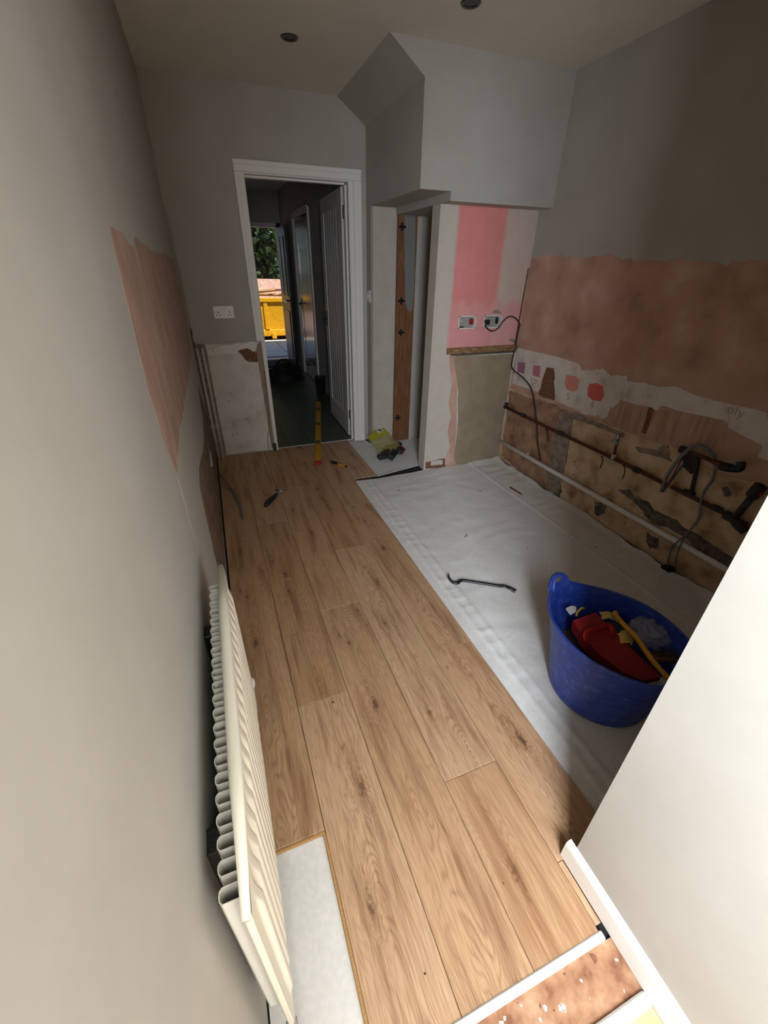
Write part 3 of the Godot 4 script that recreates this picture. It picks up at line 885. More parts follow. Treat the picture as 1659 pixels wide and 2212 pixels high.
# ---------------------------------------------------------------- wall with the pipes
func right_side() -> void:
	var wall: Node3D = get_node("wall_right")
	var at := func(d: float) -> Callable:
		return func(u: float, v: float) -> Vector3:
			var p := onx(u, v, XR - d)
			p.z = clampf(p.z, ZP + 0.001, -0.29)
			p.y = maxf(p.y, -0.01)
			return p
	var p0: Callable = at.call(0.0)
	var nn := Vector3(-0.002, 0, 0)
	# painted top
	var pts := [Vector3(XR, HC, ZP + 0.002), Vector3(XR, HC, -0.29), Vector3(XR, 1.50, -0.29)]
	var low := []
	for q in [[1659, 562], [1600, 562], [1560, 569], [1495, 565], [1475, 558], [1450, 563], [1420, 564], [1345, 561], [1330, 556], [1320, 548], [1300, 553], [1250, 556], [1200, 553], [1165, 550], [1158, 556]]: low.append(p0.call(q[0], q[1]))
	var r := RandomNumberGenerator.new()
	r.seed = 3
	for i in low.size() - 1:
		for k in 8:
			var q: Vector3 = low[i].lerp(low[i + 1], k / 8.0)
			q.y += r.randfn() * 0.004 + (0.010 if r.randf() < 0.15 else 0.0)
			pts.append(q)
	pts.append(Vector3(XR, 1.53, ZP + 0.002))
	var m := MB.new()
	m.prism(pts, nn)
	part(wall, "painted_skim", m.done(), mats.paint)
	# white band left between tile lines
	patch(wall, "old_paint_band", [[1112, 753], [1118, 751], [1160, 761], [1204, 770], [1250, 786], [1257, 801], [1303, 796], [1314, 808], [1354, 811], [1357, 823], [1395, 827], [1421, 836], [1458, 834], [1483, 847], [1509, 856], [1564, 869], [1659, 891], [1659, 970], [1615, 946], [1575, 924], [1571, 909], [1527, 900], [1465, 887], [1439, 878], [1417, 887], [1408, 880], [1369, 872], [1340, 862], [1331, 876], [1320, 878], [1312, 900], [1303, 904], [1270, 895], [1233, 880], [1199, 865], [1199, 803], [1180, 797], [1176, 815], [1160, 847], [1107, 828]], p0, nn, mats.band_white, 0.012, 0.007, 71)
	patch(wall, "streaked_plaster", [[1303, 904], [1312, 900], [1320, 878], [1331, 876], [1340, 862], [1408, 880], [1465, 887], [1527, 900], [1571, 909], [1555, 975], [1540, 1000], [1454, 962], [1380, 940], [1300, 908]], p0, Vector3(-0.001, 0, 0), mats.plaster_streak, 0.03, 0.005, 72)
	patch(wall, "rust_mark", [[1402, 880], [1414, 882], [1395, 937], [1386, 934]], p0, Vector3(-0.0015, 0, 0), mats.rust, 0.02, 0.003, 73)
	# rough lower wall, its upper edge along an old worktop line
	patch(wall, "rough_render", [[1100, 836], [1105, 838], [1165, 862], [1285, 905], [1380, 942], [1454, 964], [1510, 1000], [1564, 1027], [1659, 1045], [1659, 1300], [1540, 1282], [1330, 1158], [1200, 1075], [1080, 988], [1072, 986]], p0, Vector3(-0.004, 0, 0), mats.plaster_low, 0.03, 0.004, 74)
	# the same bands go on behind the wall end
	for e in [["old_paint_band", [Vector3(XR, 0.925, -1.03), Vector3(XR, 0.91, -0.292), Vector3(XR, 0.70, -0.292), Vector3(XR, 0.735, -1.03)], mats.band_white, 0.0018], ["rough_render", [Vector3(XR, 0.55, -0.99), Vector3(XR, 0.50, -0.292), Vector3(XR, -0.01, -0.292), Vector3(XR, -0.01, -0.74)], mats.plaster_low, 0.0038]]:
		m = MB.new()
		m.prism(ragged(e[1], 0.03, 0.004, 90), Vector3(-e[3], 0, 0))
		part(wall, e[0], m.done(), e[2])
	var p1: Callable = at.call(0.004)
	patch(wall, "rust_area", [[1098, 842], [1165, 864], [1240, 893], [1228, 966], [1205, 1070], [1150, 1035], [1083, 985]], p1, Vector3(-0.001, 0, 0), mats.plaster_rust, 0.03, 0.008, 75)
	patch(wall, "grey_band", [[1210, 885], [1241, 890], [1228, 966], [1214, 1040], [1205, 1068], [1176, 1042], [1194, 962]], p1, Vector3(-0.0018, 0, 0), mats.grey_render, 0.03, 0.008, 76)
	patch(wall, "soot_streak", [[1335, 1058], [1361, 1057], [1371, 1074], [1400, 1083], [1413, 1102], [1460, 1123], [1480, 1141], [1516, 1161], [1583, 1204], [1600, 1216], [1590, 1240], [1571, 1226], [1516, 1202], [1484, 1163], [1408, 1128], [1391, 1109], [1376, 1089]], p1, Vector3(-0.0015, 0, 0), mats.soot, 0.02, 0.007, 77)
	patch(wall, "grey_patch", [[1371, 964], [1404, 970], [1421, 970], [1430, 962], [1447, 968], [1452, 998], [1413, 985], [1380, 977]], p1, Vector3(-0.0012, 0, 0), mats.grey_render, 0.02, 0.006, 78)
	patch(wall, "grey_patch", [[1241, 890], [1285, 908], [1350, 936], [1346, 945], [1290, 922], [1238, 905]], p1, Vector3(-0.0012, 0, 0), mats.grey_render, 0.02, 0.005, 79)
	patch(wall, "soot_patch", [[1284, 1082], [1310, 1092], [1306, 1108], [1296, 1114], [1284, 1110]], p1, Vector3(-0.0012, 0, 0), mats.soot, 0.015, 0.004, 80)
	patch(wall, "soot_patch", [[1398, 1150], [1424, 1164], [1420, 1186], [1404, 1184], [1396, 1170]], p1, Vector3(-0.0012, 0, 0), mats.soot, 0.015, 0.004, 81)
	patch(wall, "soot_patch", [[1558, 1052], [1568, 1050], [1578, 1056], [1580, 1068], [1574, 1074], [1562, 1068]], p1, Vector3(-0.0012, 0, 0), mats.soot, 0.01, 0.003, 82)
	patch(wall, "soot_patch", [[1196, 1050], [1210, 1042], [1214, 1062], [1208, 1078], [1198, 1068]], p1, Vector3(-0.0012, 0, 0), mats.soot, 0.015, 0.004, 83)
	patch(wall, "painted_hole_shade", [[1475, 985], [1492, 978], [1508, 988], [1508, 1012], [1492, 1024], [1476, 1010]], p1, Vector3(-0.001, 0, 0), mats.iron, 0.01, 0.003, 84)  # flat patch, the shade inside a hole put into its dark colour
	patch(wall, "gouge", [[1182, 794], [1197, 797], [1198, 866], [1178, 860], [1164, 852], [1172, 825]], p0, Vector3(-0.0035, 0, 0), mats.stain_brown, 0.02, 0.003, 85)
	# drill holes
	for q in [[1241, 998], [1247, 1012], [1238, 1025], [1168, 924], [1151, 1003], [1196, 901], [1188, 880], [1349, 1131], [1320, 1080], [1443, 965]]:
		part(wall, "drill_hole", tubemesh([p1.call(q[0], q[1]) + Vector3(0.001, 0, 0), p1.call(q[0], q[1]) + Vector3(-0.0012, 0, 0)], 0.0045, 7), mats.black)
	# paint trials with their pencilled letters
	patch(wall, "paint_trial", [[1120, 783], [1135, 783], [1133, 808], [1118, 803]], p0, Vector3(-0.003, 0, 0), mat(rgb8(160, 112, 126), 0.8), 0.03, 0.001, 86)
	patch(wall, "paint_trial", [[1153, 789], [1168, 791], [1166, 815], [1151, 811]], p0, Vector3(-0.003, 0, 0), mat(rgb8(186, 112, 124), 0.8), 0.03, 0.001, 87)
	patch(wall, "paint_trial", [[1224, 810], [1246, 814], [1252, 822], [1248, 842], [1238, 846], [1224, 841], [1220, 832]], p0, Vector3(-0.003, 0, 0), mat(rgb8(214, 138, 122), 0.8), 0.02, 0.002, 88)
	patch(wall, "paint_trial", [[1274, 829], [1288, 828], [1303, 834], [1305, 856], [1298, 866], [1280, 864], [1269, 854], [1270, 838]], p0, Vector3(-0.003, 0, 0), mat(rgb8(206, 96, 92), 0.8), 0.02, 0.002, 89)
	var ink := mat(rgb8(178, 130, 128), 0.9)
	for t in [["P", 1121, 820, 0.07], ["SP", 1152, 827, 0.07], ["5", 1228, 857, 0.055], ["4", 1280, 873, 0.055]]:
		var tm := TextMesh.new()
		tm.text = t[0]
		var font := SystemFont.new()
		font.font_names = PackedStringArray(["Droid Sans"])
		tm.font = font
		tm.font_size = 32
		tm.pixel_size = t[3] / 32.0
		tm.depth = 0.001
		var o := part(wall, "pencil_letter", tm, ink)
		o.position = p0.call(t[1], t[2]) + Vector3(-0.0026, 0, 0)
		o.rotation.y = -PI / 2
	for k in ["o", "l", "y"].size():
		var tm := TextMesh.new()
		tm.text = ["o", "l", "y"][k]
		tm.font_size = 32
		tm.pixel_size = 0.05 / 32.0
		tm.depth = 0.001
		var o := part(wall, "pencil_letter", tm, mat(rgb8(168, 158, 146), 0.9))
		o.position = p0.call(1580 + k * 11, 884 + k * 4) + Vector3(-0.0026, 0, 0)
		o.rotation.y = -PI / 2
	pipes()

func rw(u: float, v: float, d: float) -> Vector3:
	var p := onx(u, v, XR - d)
	return p

func pipes() -> void:
	# old copper and iron supply pipe
	var t := thing("supply_pipe", "long dark copper water pipe clipped along the stripped wall", "pipe")
	part(t, "pipe", tubemesh([Vector3(XR - 0.025, 0.462, ZP + 0.002), Vector3(XR - 0.025, 0.455, -2.3), Vector3(XR - 0.025, 0.452, -1.7), Vector3(XR - 0.025, 0.442, -1.2), Vector3(XR - 0.025, 0.436, -0.93)], 0.011, 10), mats.copper)
	for z in [-2.62, -2.19, -1.55, -1.08]:
		part(t, "coupling", tubemesh([Vector3(XR - 0.025, 0.456 + (z + 2.2) * -0.012, z - 0.022), Vector3(XR - 0.025, 0.456 + (z + 2.2) * -0.012, z + 0.022)], 0.0155, 10), mats.iron)
	part(t, "end_fitting", tubemesh([Vector3(XR - 0.026, 0.462, ZP + 0.004), Vector3(XR - 0.03, 0.47, ZP + 0.025), Vector3(XR - 0.034, 0.50, ZP + 0.032)], 0.016, 8), mats.black)
	# riser with elbow close to the wall end
	part(t, "riser", tubemesh([Vector3(XR - 0.042, 0.432, -0.985), Vector3(XR - 0.042, 0.60, -0.955)], 0.015, 10), mats.iron)
	part(t, "elbow", tubemesh(spline([Vector3(XR - 0.032, 0.437, -1.03), Vector3(XR - 0.036, 0.436, -0.985), Vector3(XR - 0.04, 0.42, -0.955), Vector3(XR - 0.04, 0.41, -0.92)], 4), 0.022, 10), mats.iron)
	part(t, "stop_tap", tubemesh([Vector3(XR - 0.042, 0.575, -0.962), Vector3(XR - 0.042, 0.635, -0.948)], 0.026, 10), mats.iron)
	part(t, "tap_lever", tubemesh([rw(1625, 1063, 0.05), rw(1648, 1068, 0.05)], 0.007, 6), mats.red_gloss, "red lever")
	# vertical branch with the stub under the hole
	part(t, "branch", tubemesh([rw(1494, 1062, 0.025), rw(1505, 1012, 0.03), rw(1508, 990, 0.035)], 0.010, 10), mats.iron)
	part(t, "branch_clip", tubemesh([rw(1478, 1060, 0.022), rw(1500, 1068, 0.022)], 0.012, 6), mats.black)
	t = thing("copper_stub", "copper pipe stub with a black push-fit elbow sticking out of the stripped wall", "pipe")
	part(t, "pipe", tubemesh([rw(1490, 976, 0.03), rw(1525, 990, 0.045), rw(1565, 1008, 0.06)], 0.0105, 10), mats.copper)
	part(t, "pipe", tubemesh([rw(1512, 986, 0.03), rw(1560, 1001, 0.055)], 0.009, 10), mats.copper)
	part(t, "fitting", tubemesh([rw(1558, 1007, 0.058), rw(1578, 1011, 0.066)], 0.020, 12), mats.black)
	part(t, "elbow", tubemesh(spline([rw(1580, 1012, 0.066), rw(1596, 1012, 0.07), rw(1600, 1008, 0.07), rw(1601, 998, 0.07)], 4), 0.018, 12), mats.black)
	part(t, "tee", tubemesh([rw(1470, 970, 0.03), rw(1482, 974, 0.03)], 0.02, 10), mats.black)
	# small valve on a copper spur
	t = thing("isolating_valve", "small chrome isolating valve on a short copper spur above the long pipe", "valve")
	part(t, "spur", tubemesh([rw(1326, 985, 0.03), rw(1332, 955, 0.03)], 0.0075, 10), mats.copper)
	part(t, "valve_body", tubemesh([rw(1331, 962, 0.03), rw(1336, 938, 0.03)], 0.0105, 10), mats.steel)
	part(t, "valve_side", tubemesh([rw(1322, 953, 0.03), rw(1334, 955, 0.035)], 0.0085, 8), mats.steel)
	part(t, "valve_screw", tubemesh([rw(1332, 951, 0.042), rw(1332, 951, 0.050)], 0.006, 8), mat(rgb8(40, 70, 120), 0.4))
	part(t, "pipe_collar", tubemesh([rw(1324, 992, 0.028), rw(1327, 981, 0.028)], 0.013, 10), mats.old_white)
	single("sealant_blob", "white lump of old filler under the long pipe", "filler", tubemesh(spline([rw(1311, 990, 0.012), rw(1322, 995, 0.014), rw(1331, 999, 0.012)], 4), [0.006, 0.009, 0.010, 0.008, 0.009, 0.011, 0.009, 0.008, 0.006], 7), mats.old_white)
	single("plaster_flake", "small white flake of plaster stuck on the stripped wall over the pipe", "plaster flake", boxmesh(rw(1562, 1092, 0.004), rw(1571, 1100, 0.012), 0.002), mats.white_plastic)
	# loose cable ties hanging from the pipe
	var k := 0
	for q in [[[1179, 925], [1183, 930], [1184, 942], [1184, 951]], [[1299, 985], [1302, 990], [1301, 998], [1297, 1009]], [[1346, 1005], [1350, 1011], [1349, 1022], [1345, 1033]]]:
		var path := []
		for a in q: path.append(rw(a[0], a[1], 0.042))
		path.append(path[3] + Vector3(0.002, -0.006, 0))
		single("cable_tie", ["black cable tie hanging off the pipe beside the black cable", "black cable tie hanging off the pipe just before the white filler lump", "black cable tie hanging off the pipe between filler lump and cut grey cable"][k], "cable tie", tubemesh(spline(path, 4), 0.0032, 6), mats.black, "cable ties on the supply pipe")
		k += 1
	# white waste pipe
	t = thing("waste_pipe", "straight white plastic pipe low along the stripped wall", "pipe")
	part(t, "pipe", tubemesh([Vector3(XR - 0.024, 0.160, ZP + 0.001), Vector3(XR - 0.024, 0.166, -1.9), Vector3(XR - 0.024, 0.178, -0.85), Vector3(XR - 0.024, 0.184, -0.30)], 0.0165, 16), mats.white_plastic)
	for z in [-2.5, -1.7, -0.8]:
		var m := MB.new()
		m.box(Vector3(XR - 0.022, 0.145, z - 0.008), Vector3(XR - 0.001, 0.185, z + 0.008), 0.002)
		part(t, "pipe_clip", m.done(), mats.white_plastic)
	# black cable from the sunk box
	t = thing("black_cable", "black cable looping out of the sunk box and down over the stripped wall", "cable")
	var path := []
	for q in [[1052, 690], [1049, 698], [1051, 708], [1063, 715], [1076, 709], [1086, 695], [1100, 684], [1113, 687], [1123, 699], [1127, 711]]: path.append(onz(q[0], q[1], ZP + 0.022))
	for i in path.size(): path[i].x = minf(path[i].x, XR - 0.026)
	path[0].z = ZP - 0.025
	for q in [[1122, 731], [1114, 748], [1109, 767], [1105, 787]]:
		var a := onz(q[0], q[1], ZP + 0.024)
		a.x = minf(a.x, XR - 0.030)
		path.append(a)
	for q in [[1110, 800], [1128, 814], [1145, 834], [1152, 854], [1154, 867], [1158, 899], [1160, 921], [1162, 957], [1168, 996]]: path.append(rw(q[0], q[1], 0.052))
	part(t, "sheath", tubemesh(spline(path, 5), 0.0045, 8), mats.black_rubber)
	# thick grey cooker cable
	t = thing("grey_cable", "thick grey cable bent over the copper stub with its coloured cores cut open", "cable")
	part(t, "sheath", tubemesh(spline([rw(1545, 1008, 0.03), rw(1540, 985, 0.05), rw(1525, 968, 0.075), rw(1505, 962, 0.09), rw(1485, 972, 0.10), rw(1460, 1000, 0.105), rw(1440, 1030, 0.105), rw(1428, 1062, 0.10)], 6), 0.0088, 10), mats.grey_cable)
	part(t, "core", tubemesh(spline([rw(1480, 980, 0.09), rw(1462, 1012, 0.095), rw(1446, 1040, 0.095), rw(1430, 1060, 0.095)], 5), 0.004, 6), mat(rgb8(120, 40, 34), 0.5))
	part(t, "core", tubemesh(spline([rw(1478, 1000, 0.088), rw(1456, 1030, 0.09), rw(1432, 1062, 0.092)], 5), 0.0045, 6), mat(rgb8(36, 76, 130), 0.5))
	part(t, "core", tubemesh(spline([rw(1474, 1014, 0.086), rw(1452, 1044, 0.088), rw(1434, 1064, 0.09)], 5), 0.003, 6), mat(rgb8(196, 164, 40), 0.5))
	t = thing("twin_cable", "two thin grey cables running down over the white pipe to the floor", "cables")
	part(t, "cable", tubemesh(spline([rw(1545, 1008, 0.035), rw(1538, 1035, 0.04), rw(1520, 1062, 0.045), rw(1514, 1090, 0.045), rw(1508, 1120, 0.05), rw(1494, 1140, 0.05), rw(1478, 1158, 0.055), rw(1455, 1178, 0.06), rw(1446, 1200, 0.055), rw(1442, 1224, 0.03)], 5), 0.0045, 7), mats.grey_cable)
	part(t, "cable", tubemesh(spline([rw(1546, 1012, 0.03), rw(1540, 1036, 0.036), rw(1524, 1060, 0.04), rw(1513, 1085, 0.045), rw(1516, 1108, 0.05), rw(1505, 1130, 0.055), rw(1484, 1152, 0.06), rw(1470, 1178, 0.062), rw(1462, 1200, 0.055), rw(1458, 1226, 0.03)], 5), 0.0045, 7), mats.grey_cable)
	single("tape_tab", "small black tab at the floor where the thin grey cables end", "tape", boxmesh(ony(1436, 1228, 0.0) + Vector3(-0.012, -0.005, -0.02), ony(1452, 1228, 0.0) + Vector3(0.012, 0.012, 0.02), 0.003), mats.black)

# ---------------------------------------------------------------- pink wall and alcove
func alcove() -> void:
	var m := MB.new()
	# back of the alcove and the return beside the door
	m.box(Vector3(1.20, -0.012, ZF), Vector3(XR, 1.852, -3.58))
	struct("wall_alcove", "painted back of the alcove under the stairs", "wall", m.done(), mats.paint)
	part(get_node("wall_alcove"), "white_panel", boxmesh(Vector3(1.206, -0.002, -3.58), Vector3(1.397, 1.848, -3.560), 0.001), mats.panel_white)
	var t := thing("door_lining_board", "bare brown timber board with dark screw marks and a grey paint patch in the alcove", "board")
	m = MB.new()
	m.box(Vector3(1.412, -0.002, -3.579), Vector3(1.577, 1.848, -3.560), 0.002)
	part(t, "board", m.done(), nmat([[0.1, rgb8(92, 56, 30)], [0.5, rgb8(116, 74, 42)], [0.9, rgb8(134, 90, 54)]], 0.3, 0.03, 51, 0.6, 0.0, 4, Vector3(1, 0.1, 1)))
	var zb := -3.560
	var pl := func(u: float, v: float) -> Vector3: return onz(u, v, zb)
	patch(t, "paint_patch", [[873, 449], [898, 449], [896, 560], [893, 640], [889, 672], [882, 673], [876, 655], [874, 600]], pl, Vector3(0, 0, 0.0008), mat(rgb8(114, 118, 112), 0.8), 0.03, 0.003, 52)
	for q in [[869, 490], [867, 650], [866, 718], [859, 902]]:
		var c: Vector3 = pl.call(q[0], q[1])
		for a in [0.0, PI / 2]:
			m = MB.new()
			var d := Vector3(cos(a), sin(a), 0) * 0.027
			m.tube([c - d, c - d * 0.3, c + d * 0.3, c + d], [0.0095, 0.0105, 0.0105, 0.0095], 6, Vector2(1, 1))
			part(t, "screw_mark", m.done(), mats.black)
	# bare plasterboard low on the pink wall
	var pw: Node3D = get_node("wall_pink")
	var pp := func(u: float, v: float) -> Vector3:
		var p := onz(u, v, ZP)
		p.x = minf(p.x, XR - 0.004)
		return p
	patch(pw, "torn_paper", [[971, 768], [985, 768], [988, 800], [986, 860], [985, 930], [982, 985], [985, 1006], [966, 1010], [962, 990], [972, 965], [967, 930], [974, 900], [969, 870], [976, 830], [972, 800]], pp, Vector3(0, 0, 0.002), mats.plaster, 0.015, 0.003, 53)
	patch(pw, "bare_board", [[980, 770], [1106, 765], [1110, 766], [1076, 984], [1040, 994], [985, 1004], [980, 990], [988, 930], [990, 850], [984, 800]], pp, Vector3(0, 0, 0.0035), mats.board, 0.05, 0.003, 54)
	for q in [[1013, 779], [1044, 834], [1037, 888], [1063, 968], [1044, 778]]:
		part(pw, "drill_hole", tubemesh([pp.call(q[0], q[1]), pp.call(q[0], q[1]) + Vector3(0, 0, 0.0045)], 0.003, 6), mats.black)
	patch(pw, "broken_foot", [[919, 999], [960, 990], [963, 1008], [948, 1011], [919, 1012]], pp, Vector3(0, 0, 0.002), mats.stain_brown, 0.01, 0.003, 55)
	patch(pw, "white_crumbs", [[929, 996], [956, 993], [954, 1003], [930, 1005]], pp, Vector3(0, 0, 0.005), mats.old_white, 0.008, 0.003, 56)
	patch(pw, "filler", [[1062, 676], [1066, 672], [1072, 668], [1078, 670], [1084, 678]], pp, Vector3(0, 0, 0.001), mats.board, 0.01, 0.001, 57)
	patch(pw, "chipped_edge", [[1099, 735], [1104, 731], [1112, 733], [1111, 741], [1106, 738]], pp, Vector3(0, 0, 0.001), mats.board, 0.01, 0.002, 58)
	patch(pw, "corner_crack", [[1140, 580], [1144, 579], [1114, 745], [1110, 745]], pp, Vector3(0, 0, 0.0012), mats.stain_brown, 0.02, 0.002, 59)
	# batten
	t = thing("timber_batten", "rough timber batten across the wall below the sunk boxes", "batten")
	m = MB.new()
	m.box(Vector3(1.535, 0.909, ZP + 0.001), Vector3(XR - 0.004, 0.953, ZP + 0.016), 0.003)
	part(t, "batten", m.done(), nmat([[0.1, rgb8(96, 68, 42)], [0.5, rgb8(132, 100, 66)], [0.9, rgb8(160, 128, 90)]], 0.3, 0.03, 58, 0.85, 0.2, 5, Vector3(0.3, 1, 1)))
	# sunk back boxes
	for k in 2:
		var x0: float = [1.614, 1.828][k]
		var x1: float = [1.761, 1.982][k]
		t = thing("socket_box", ["sunk socket box with a red block in the pink wall", "sunk socket box in the pink wall with the black cable coming out"][k], "socket box", Vector3((x0 + x1) / 2, 1.1225, ZP - 0.04), "sunk socket boxes")
		var hw := (x1 - x0) / 2 - 0.001
		m = MB.new()
		for s in [-1, 1]:
			m.box(Vector3(s * hw - s * 0.007, -0.043, 0.001), Vector3(s * hw, 0.043, 0.042))
			m.box(Vector3(-hw, s * 0.043 - s * 0.006, 0.001), Vector3(hw, s * 0.043, 0.042))
		part(t, "rim", m.done(), mats.white_plastic)
		part(t, "back", boxmesh(Vector3(-hw, -0.042, 0.0005), Vector3(hw, 0.042, 0.003)), mat(rgb8(150, 146, 138), 0.6))
		if k == 0:
			part(t, "terminal", boxmesh(Vector3(0.038, -0.018, 0.003), Vector3(0.058, 0.022, 0.030), 0.002), mats.red_gloss, "red terminal block")
			part(t, "knockout", tubemesh([Vector3(-0.025, 0.005, 0.003), Vector3(-0.025, 0.005, 0.005)], 0.014, 14), mat(rgb8(164, 160, 152), 0.6))
			part(t, "cable_stub", tubemesh([Vector3(-0.055, -0.036, 0.01), Vector3(-0.025, -0.034, 0.012), Vector3(-0.01, -0.036, 0.01)], 0.006, 6), mats.black)
		else:
			part(t, "terminal", boxmesh(Vector3(-0.05, -0.022, 0.003), Vector3(-0.012, 0.010, 0.026), 0.002), mats.black)
			part(t, "terminal", boxmesh(Vector3(0.046, -0.018, 0.003), Vector3(0.058, 0.024, 0.028), 0.002), mats.black)
	# switch on the return beside the door
	t = thing("light_switch", "white light switch on the narrow return beside the hall door frame", "switch", Vector3(1.20, 1.255, -3.634))
	part(t, "plate", boxmesh(Vector3(-0.009, -0.043, -0.043), Vector3(0, 0.043, 0.043), 0.003), mats.white_plastic)
	part(t, "rocker", boxmesh(Vector3(-0.014, -0.015, -0.008), Vector3(-0.008, 0.015, 0.008), 0.002), mats.white_plastic)
	# downlights
	for q in [ony(625, 80, HC), ony(1017, 6, HC)]:
		t = thing("downlight", "unlit round downlight in the ceiling toward the hall door" if q.x < 1.0 else "unlit round downlight in the ceiling in front of the stair casing", "downlight", Vector3(q.x, HC, q.z), "ceiling downlights")
		m = MB.new(true)
		m.lathe([Vector2(0.030, -0.0015), Vector2(0.034, -0.005), Vector2(0.041, -0.005), Vector2(0.045, -0.0005)], Transform3D(), 28)
		part(t, "bezel", m.done(), mat(rgb8(96, 94, 92), 0.3, 0.8))
		m = MB.new(true)
		m.lathe([Vector2(0.0, -0.001), Vector2(0.031, -0.001)], Transform3D(), 24)
		part(t, "lamp_face", m.done(), mat(rgb8(30, 29, 28), 0.3))

# ---------------------------------------------------------------- tools lying about
func loose_things() -> void:
	# spirit level lying across the threshold
	var a := ony(687, 1005)
	var b := ony(688, 872)
	var dir := (b - a)
	var ln := dir.length()
	var t := thing("spirit_level", "long yellow spirit level lying through the hall doorway", "spirit level", a)
	t.rotation.y = atan2(-dir.x, -dir.z)
	var m := MB.new()
	m.box(Vector3(-0.028, 0.003, -ln), Vector3(0.028, 0.028, -0.03), 0.003)
	part(t, "body", m.done(), mats.yellow)
	part(t, "end_cap", boxmesh(Vector3(-0.029, 0.003, -0.032), Vector3(0.029, 0.029, 0.0), 0.003), mats.red_gloss, "red end cap")
	for z in [-0.48, -1.02, -1.55]:
		var vw := part(t, "vial_window", boxmesh(Vector3(-0.018, 0.026, z - 0.045), Vector3(0.018, 0.0288, z + 0.045), 0.001), mats.black)
		part(vw, "vial", tubemesh([Vector3(0, 0.028, z - 0.025), Vector3(0, 0.028, z + 0.025)], 0.006, 8), mat(rgb8(170, 190, 60), 0.2))
	# knife
	a = ony(716, 1000)
	b = ony(750, 1010)
	dir = b - a
	ln = dir.length()
	t = thing("utility_knife", "small yellow and black utility knife near the end of the spirit level", "knife", a)
	t.rotation.y = atan2(-dir.z, dir.x)
	m = MB.new()
	m.box(Vector3(0.0, 0.001, -0.014), Vector3(ln * 0.45, 0.020, 0.014), 0.005)
	part(t, "grip", m.done(), mats.black_rubber)
	part(t, "body", boxmesh(Vector3(ln * 0.42, 0.001, -0.012), Vector3(ln * 0.88, 0.019, 0.013), 0.005), mat(rgb8(200, 130, 30), 0.5))
	part(t, "nose", boxmesh(Vector3(ln * 0.86, 0.001, -0.009), Vector3(ln, 0.014, 0.010), 0.003), mats.black_rubber)
	part(t, "slider", boxmesh(Vector3(ln * 0.5, 0.018, -0.004), Vector3(ln * 0.62, 0.024, 0.004), 0.002), mats.black)
	# pliers-like hand tool
	t = thing("hand_tool", "hand tool with black grip and open silver jaws on the oak boards", "hand tool")
	part(t, "grip", tubemesh([ony(573, 1093, 0.014), ony(576, 1089, 0.016), ony(590, 1075, 0.017), ony(597, 1068, 0.015)], [0.010, 0.0165, 0.0165, 0.012], 10), mats.black_rubber)
	part(t, "shank", tubemesh([ony(596, 1069, 0.014), ony(603, 1062, 0.012)], 0.006, 8), mats.steel)
	part(t, "jaw", tubemesh([ony(602, 1063, 0.012), ony(610, 1060, 0.014), ony(622, 1058, 0.012)], [0.009, 0.008, 0.004], 8), mats.steel)
	part(t, "jaw", tubemesh([ony(605, 1062, 0.016), ony(600, 1058, 0.014), ony(594, 1059, 0.012)], [0.009, 0.007, 0.004], 8), mats.steel)
	part(t, "thumb_wheel", tubemesh([ony(601, 1060, 0.022), ony(606, 1060, 0.022)], 0.007, 10), mats.steel)
	# pry bar on the underlay
	t = thing("pry_bar", "black steel pry bar with a hooked end lying on the white underlay", "pry bar")
	part(t, "bar", tubemesh(spline([ony(969, 1238, 0.030), ony(970, 1248, 0.018), ony(977, 1257, 0.006), ony(988, 1259, 0.004), ony(998, 1254, 0.004), ony(1030, 1258, 0.003), ony(1075, 1265, 0.003), ony(1090, 1266, 0.003), ony(1103, 1271, 0.004), ony(1112, 1277, 0.006)], 5), [0.0015, 0.0025, 0.003, 0.004, 0.005, 0.0055, 0.006, 0.0065, 0.007, 0.0075, 0.008, 0.0085, 0.009, 0.0092, 0.0095, 0.0098, 0.010, 0.010, 0.0095, 0.009, 0.009, 0.009, 0.009, 0.009, 0.009, 0.009, 0.009, 0.009, 0.009, 0.009, 0.009, 0.009, 0.009, 0.009, 0.009, 0.009, 0.009, 0.0092, 0.0095, 0.0098, 0.010, 0.0102, 0.0104, 0.0106, 0.0108, 0.011], 8, Vector2(1.0, 0.7)), mats.dark_steel)
	a = ony(1103, 1271, 0.006)
	b = ony(1113, 1277, 0.008)
	m = MB.new()
	var side := (b - a).cross(Vector3.UP).normalized() * 0.013
	m.prism([a - side * 0.7, a + side * 0.7, b + side, b - side], Vector3(0, 0.004, 0))
	part(t, "blade", m.done(), mats.steel)
	# red marker
	a = ony(1102, 1052, 0.0)
	b = ony(1130, 1070, 0.0)
	t = thing("carpenter_pencil", "short dark red pencil on the underlay by the stripped wall", "pencil")
	part(t, "body", tubemesh([a, a.lerp(b, 0.75)], 0.008, 6, Vector2(1, 0.6)), mat(rgb8(120, 22, 22), 0.5))
	part(t, "tip", tubemesh([a.lerp(b, 0.75), b], [0.008, 0.0015], 6, Vector2(1, 0.6)), mat(rgb8(90, 60, 44), 0.7))
	# crumbs on underlay and boards
	var k := 0
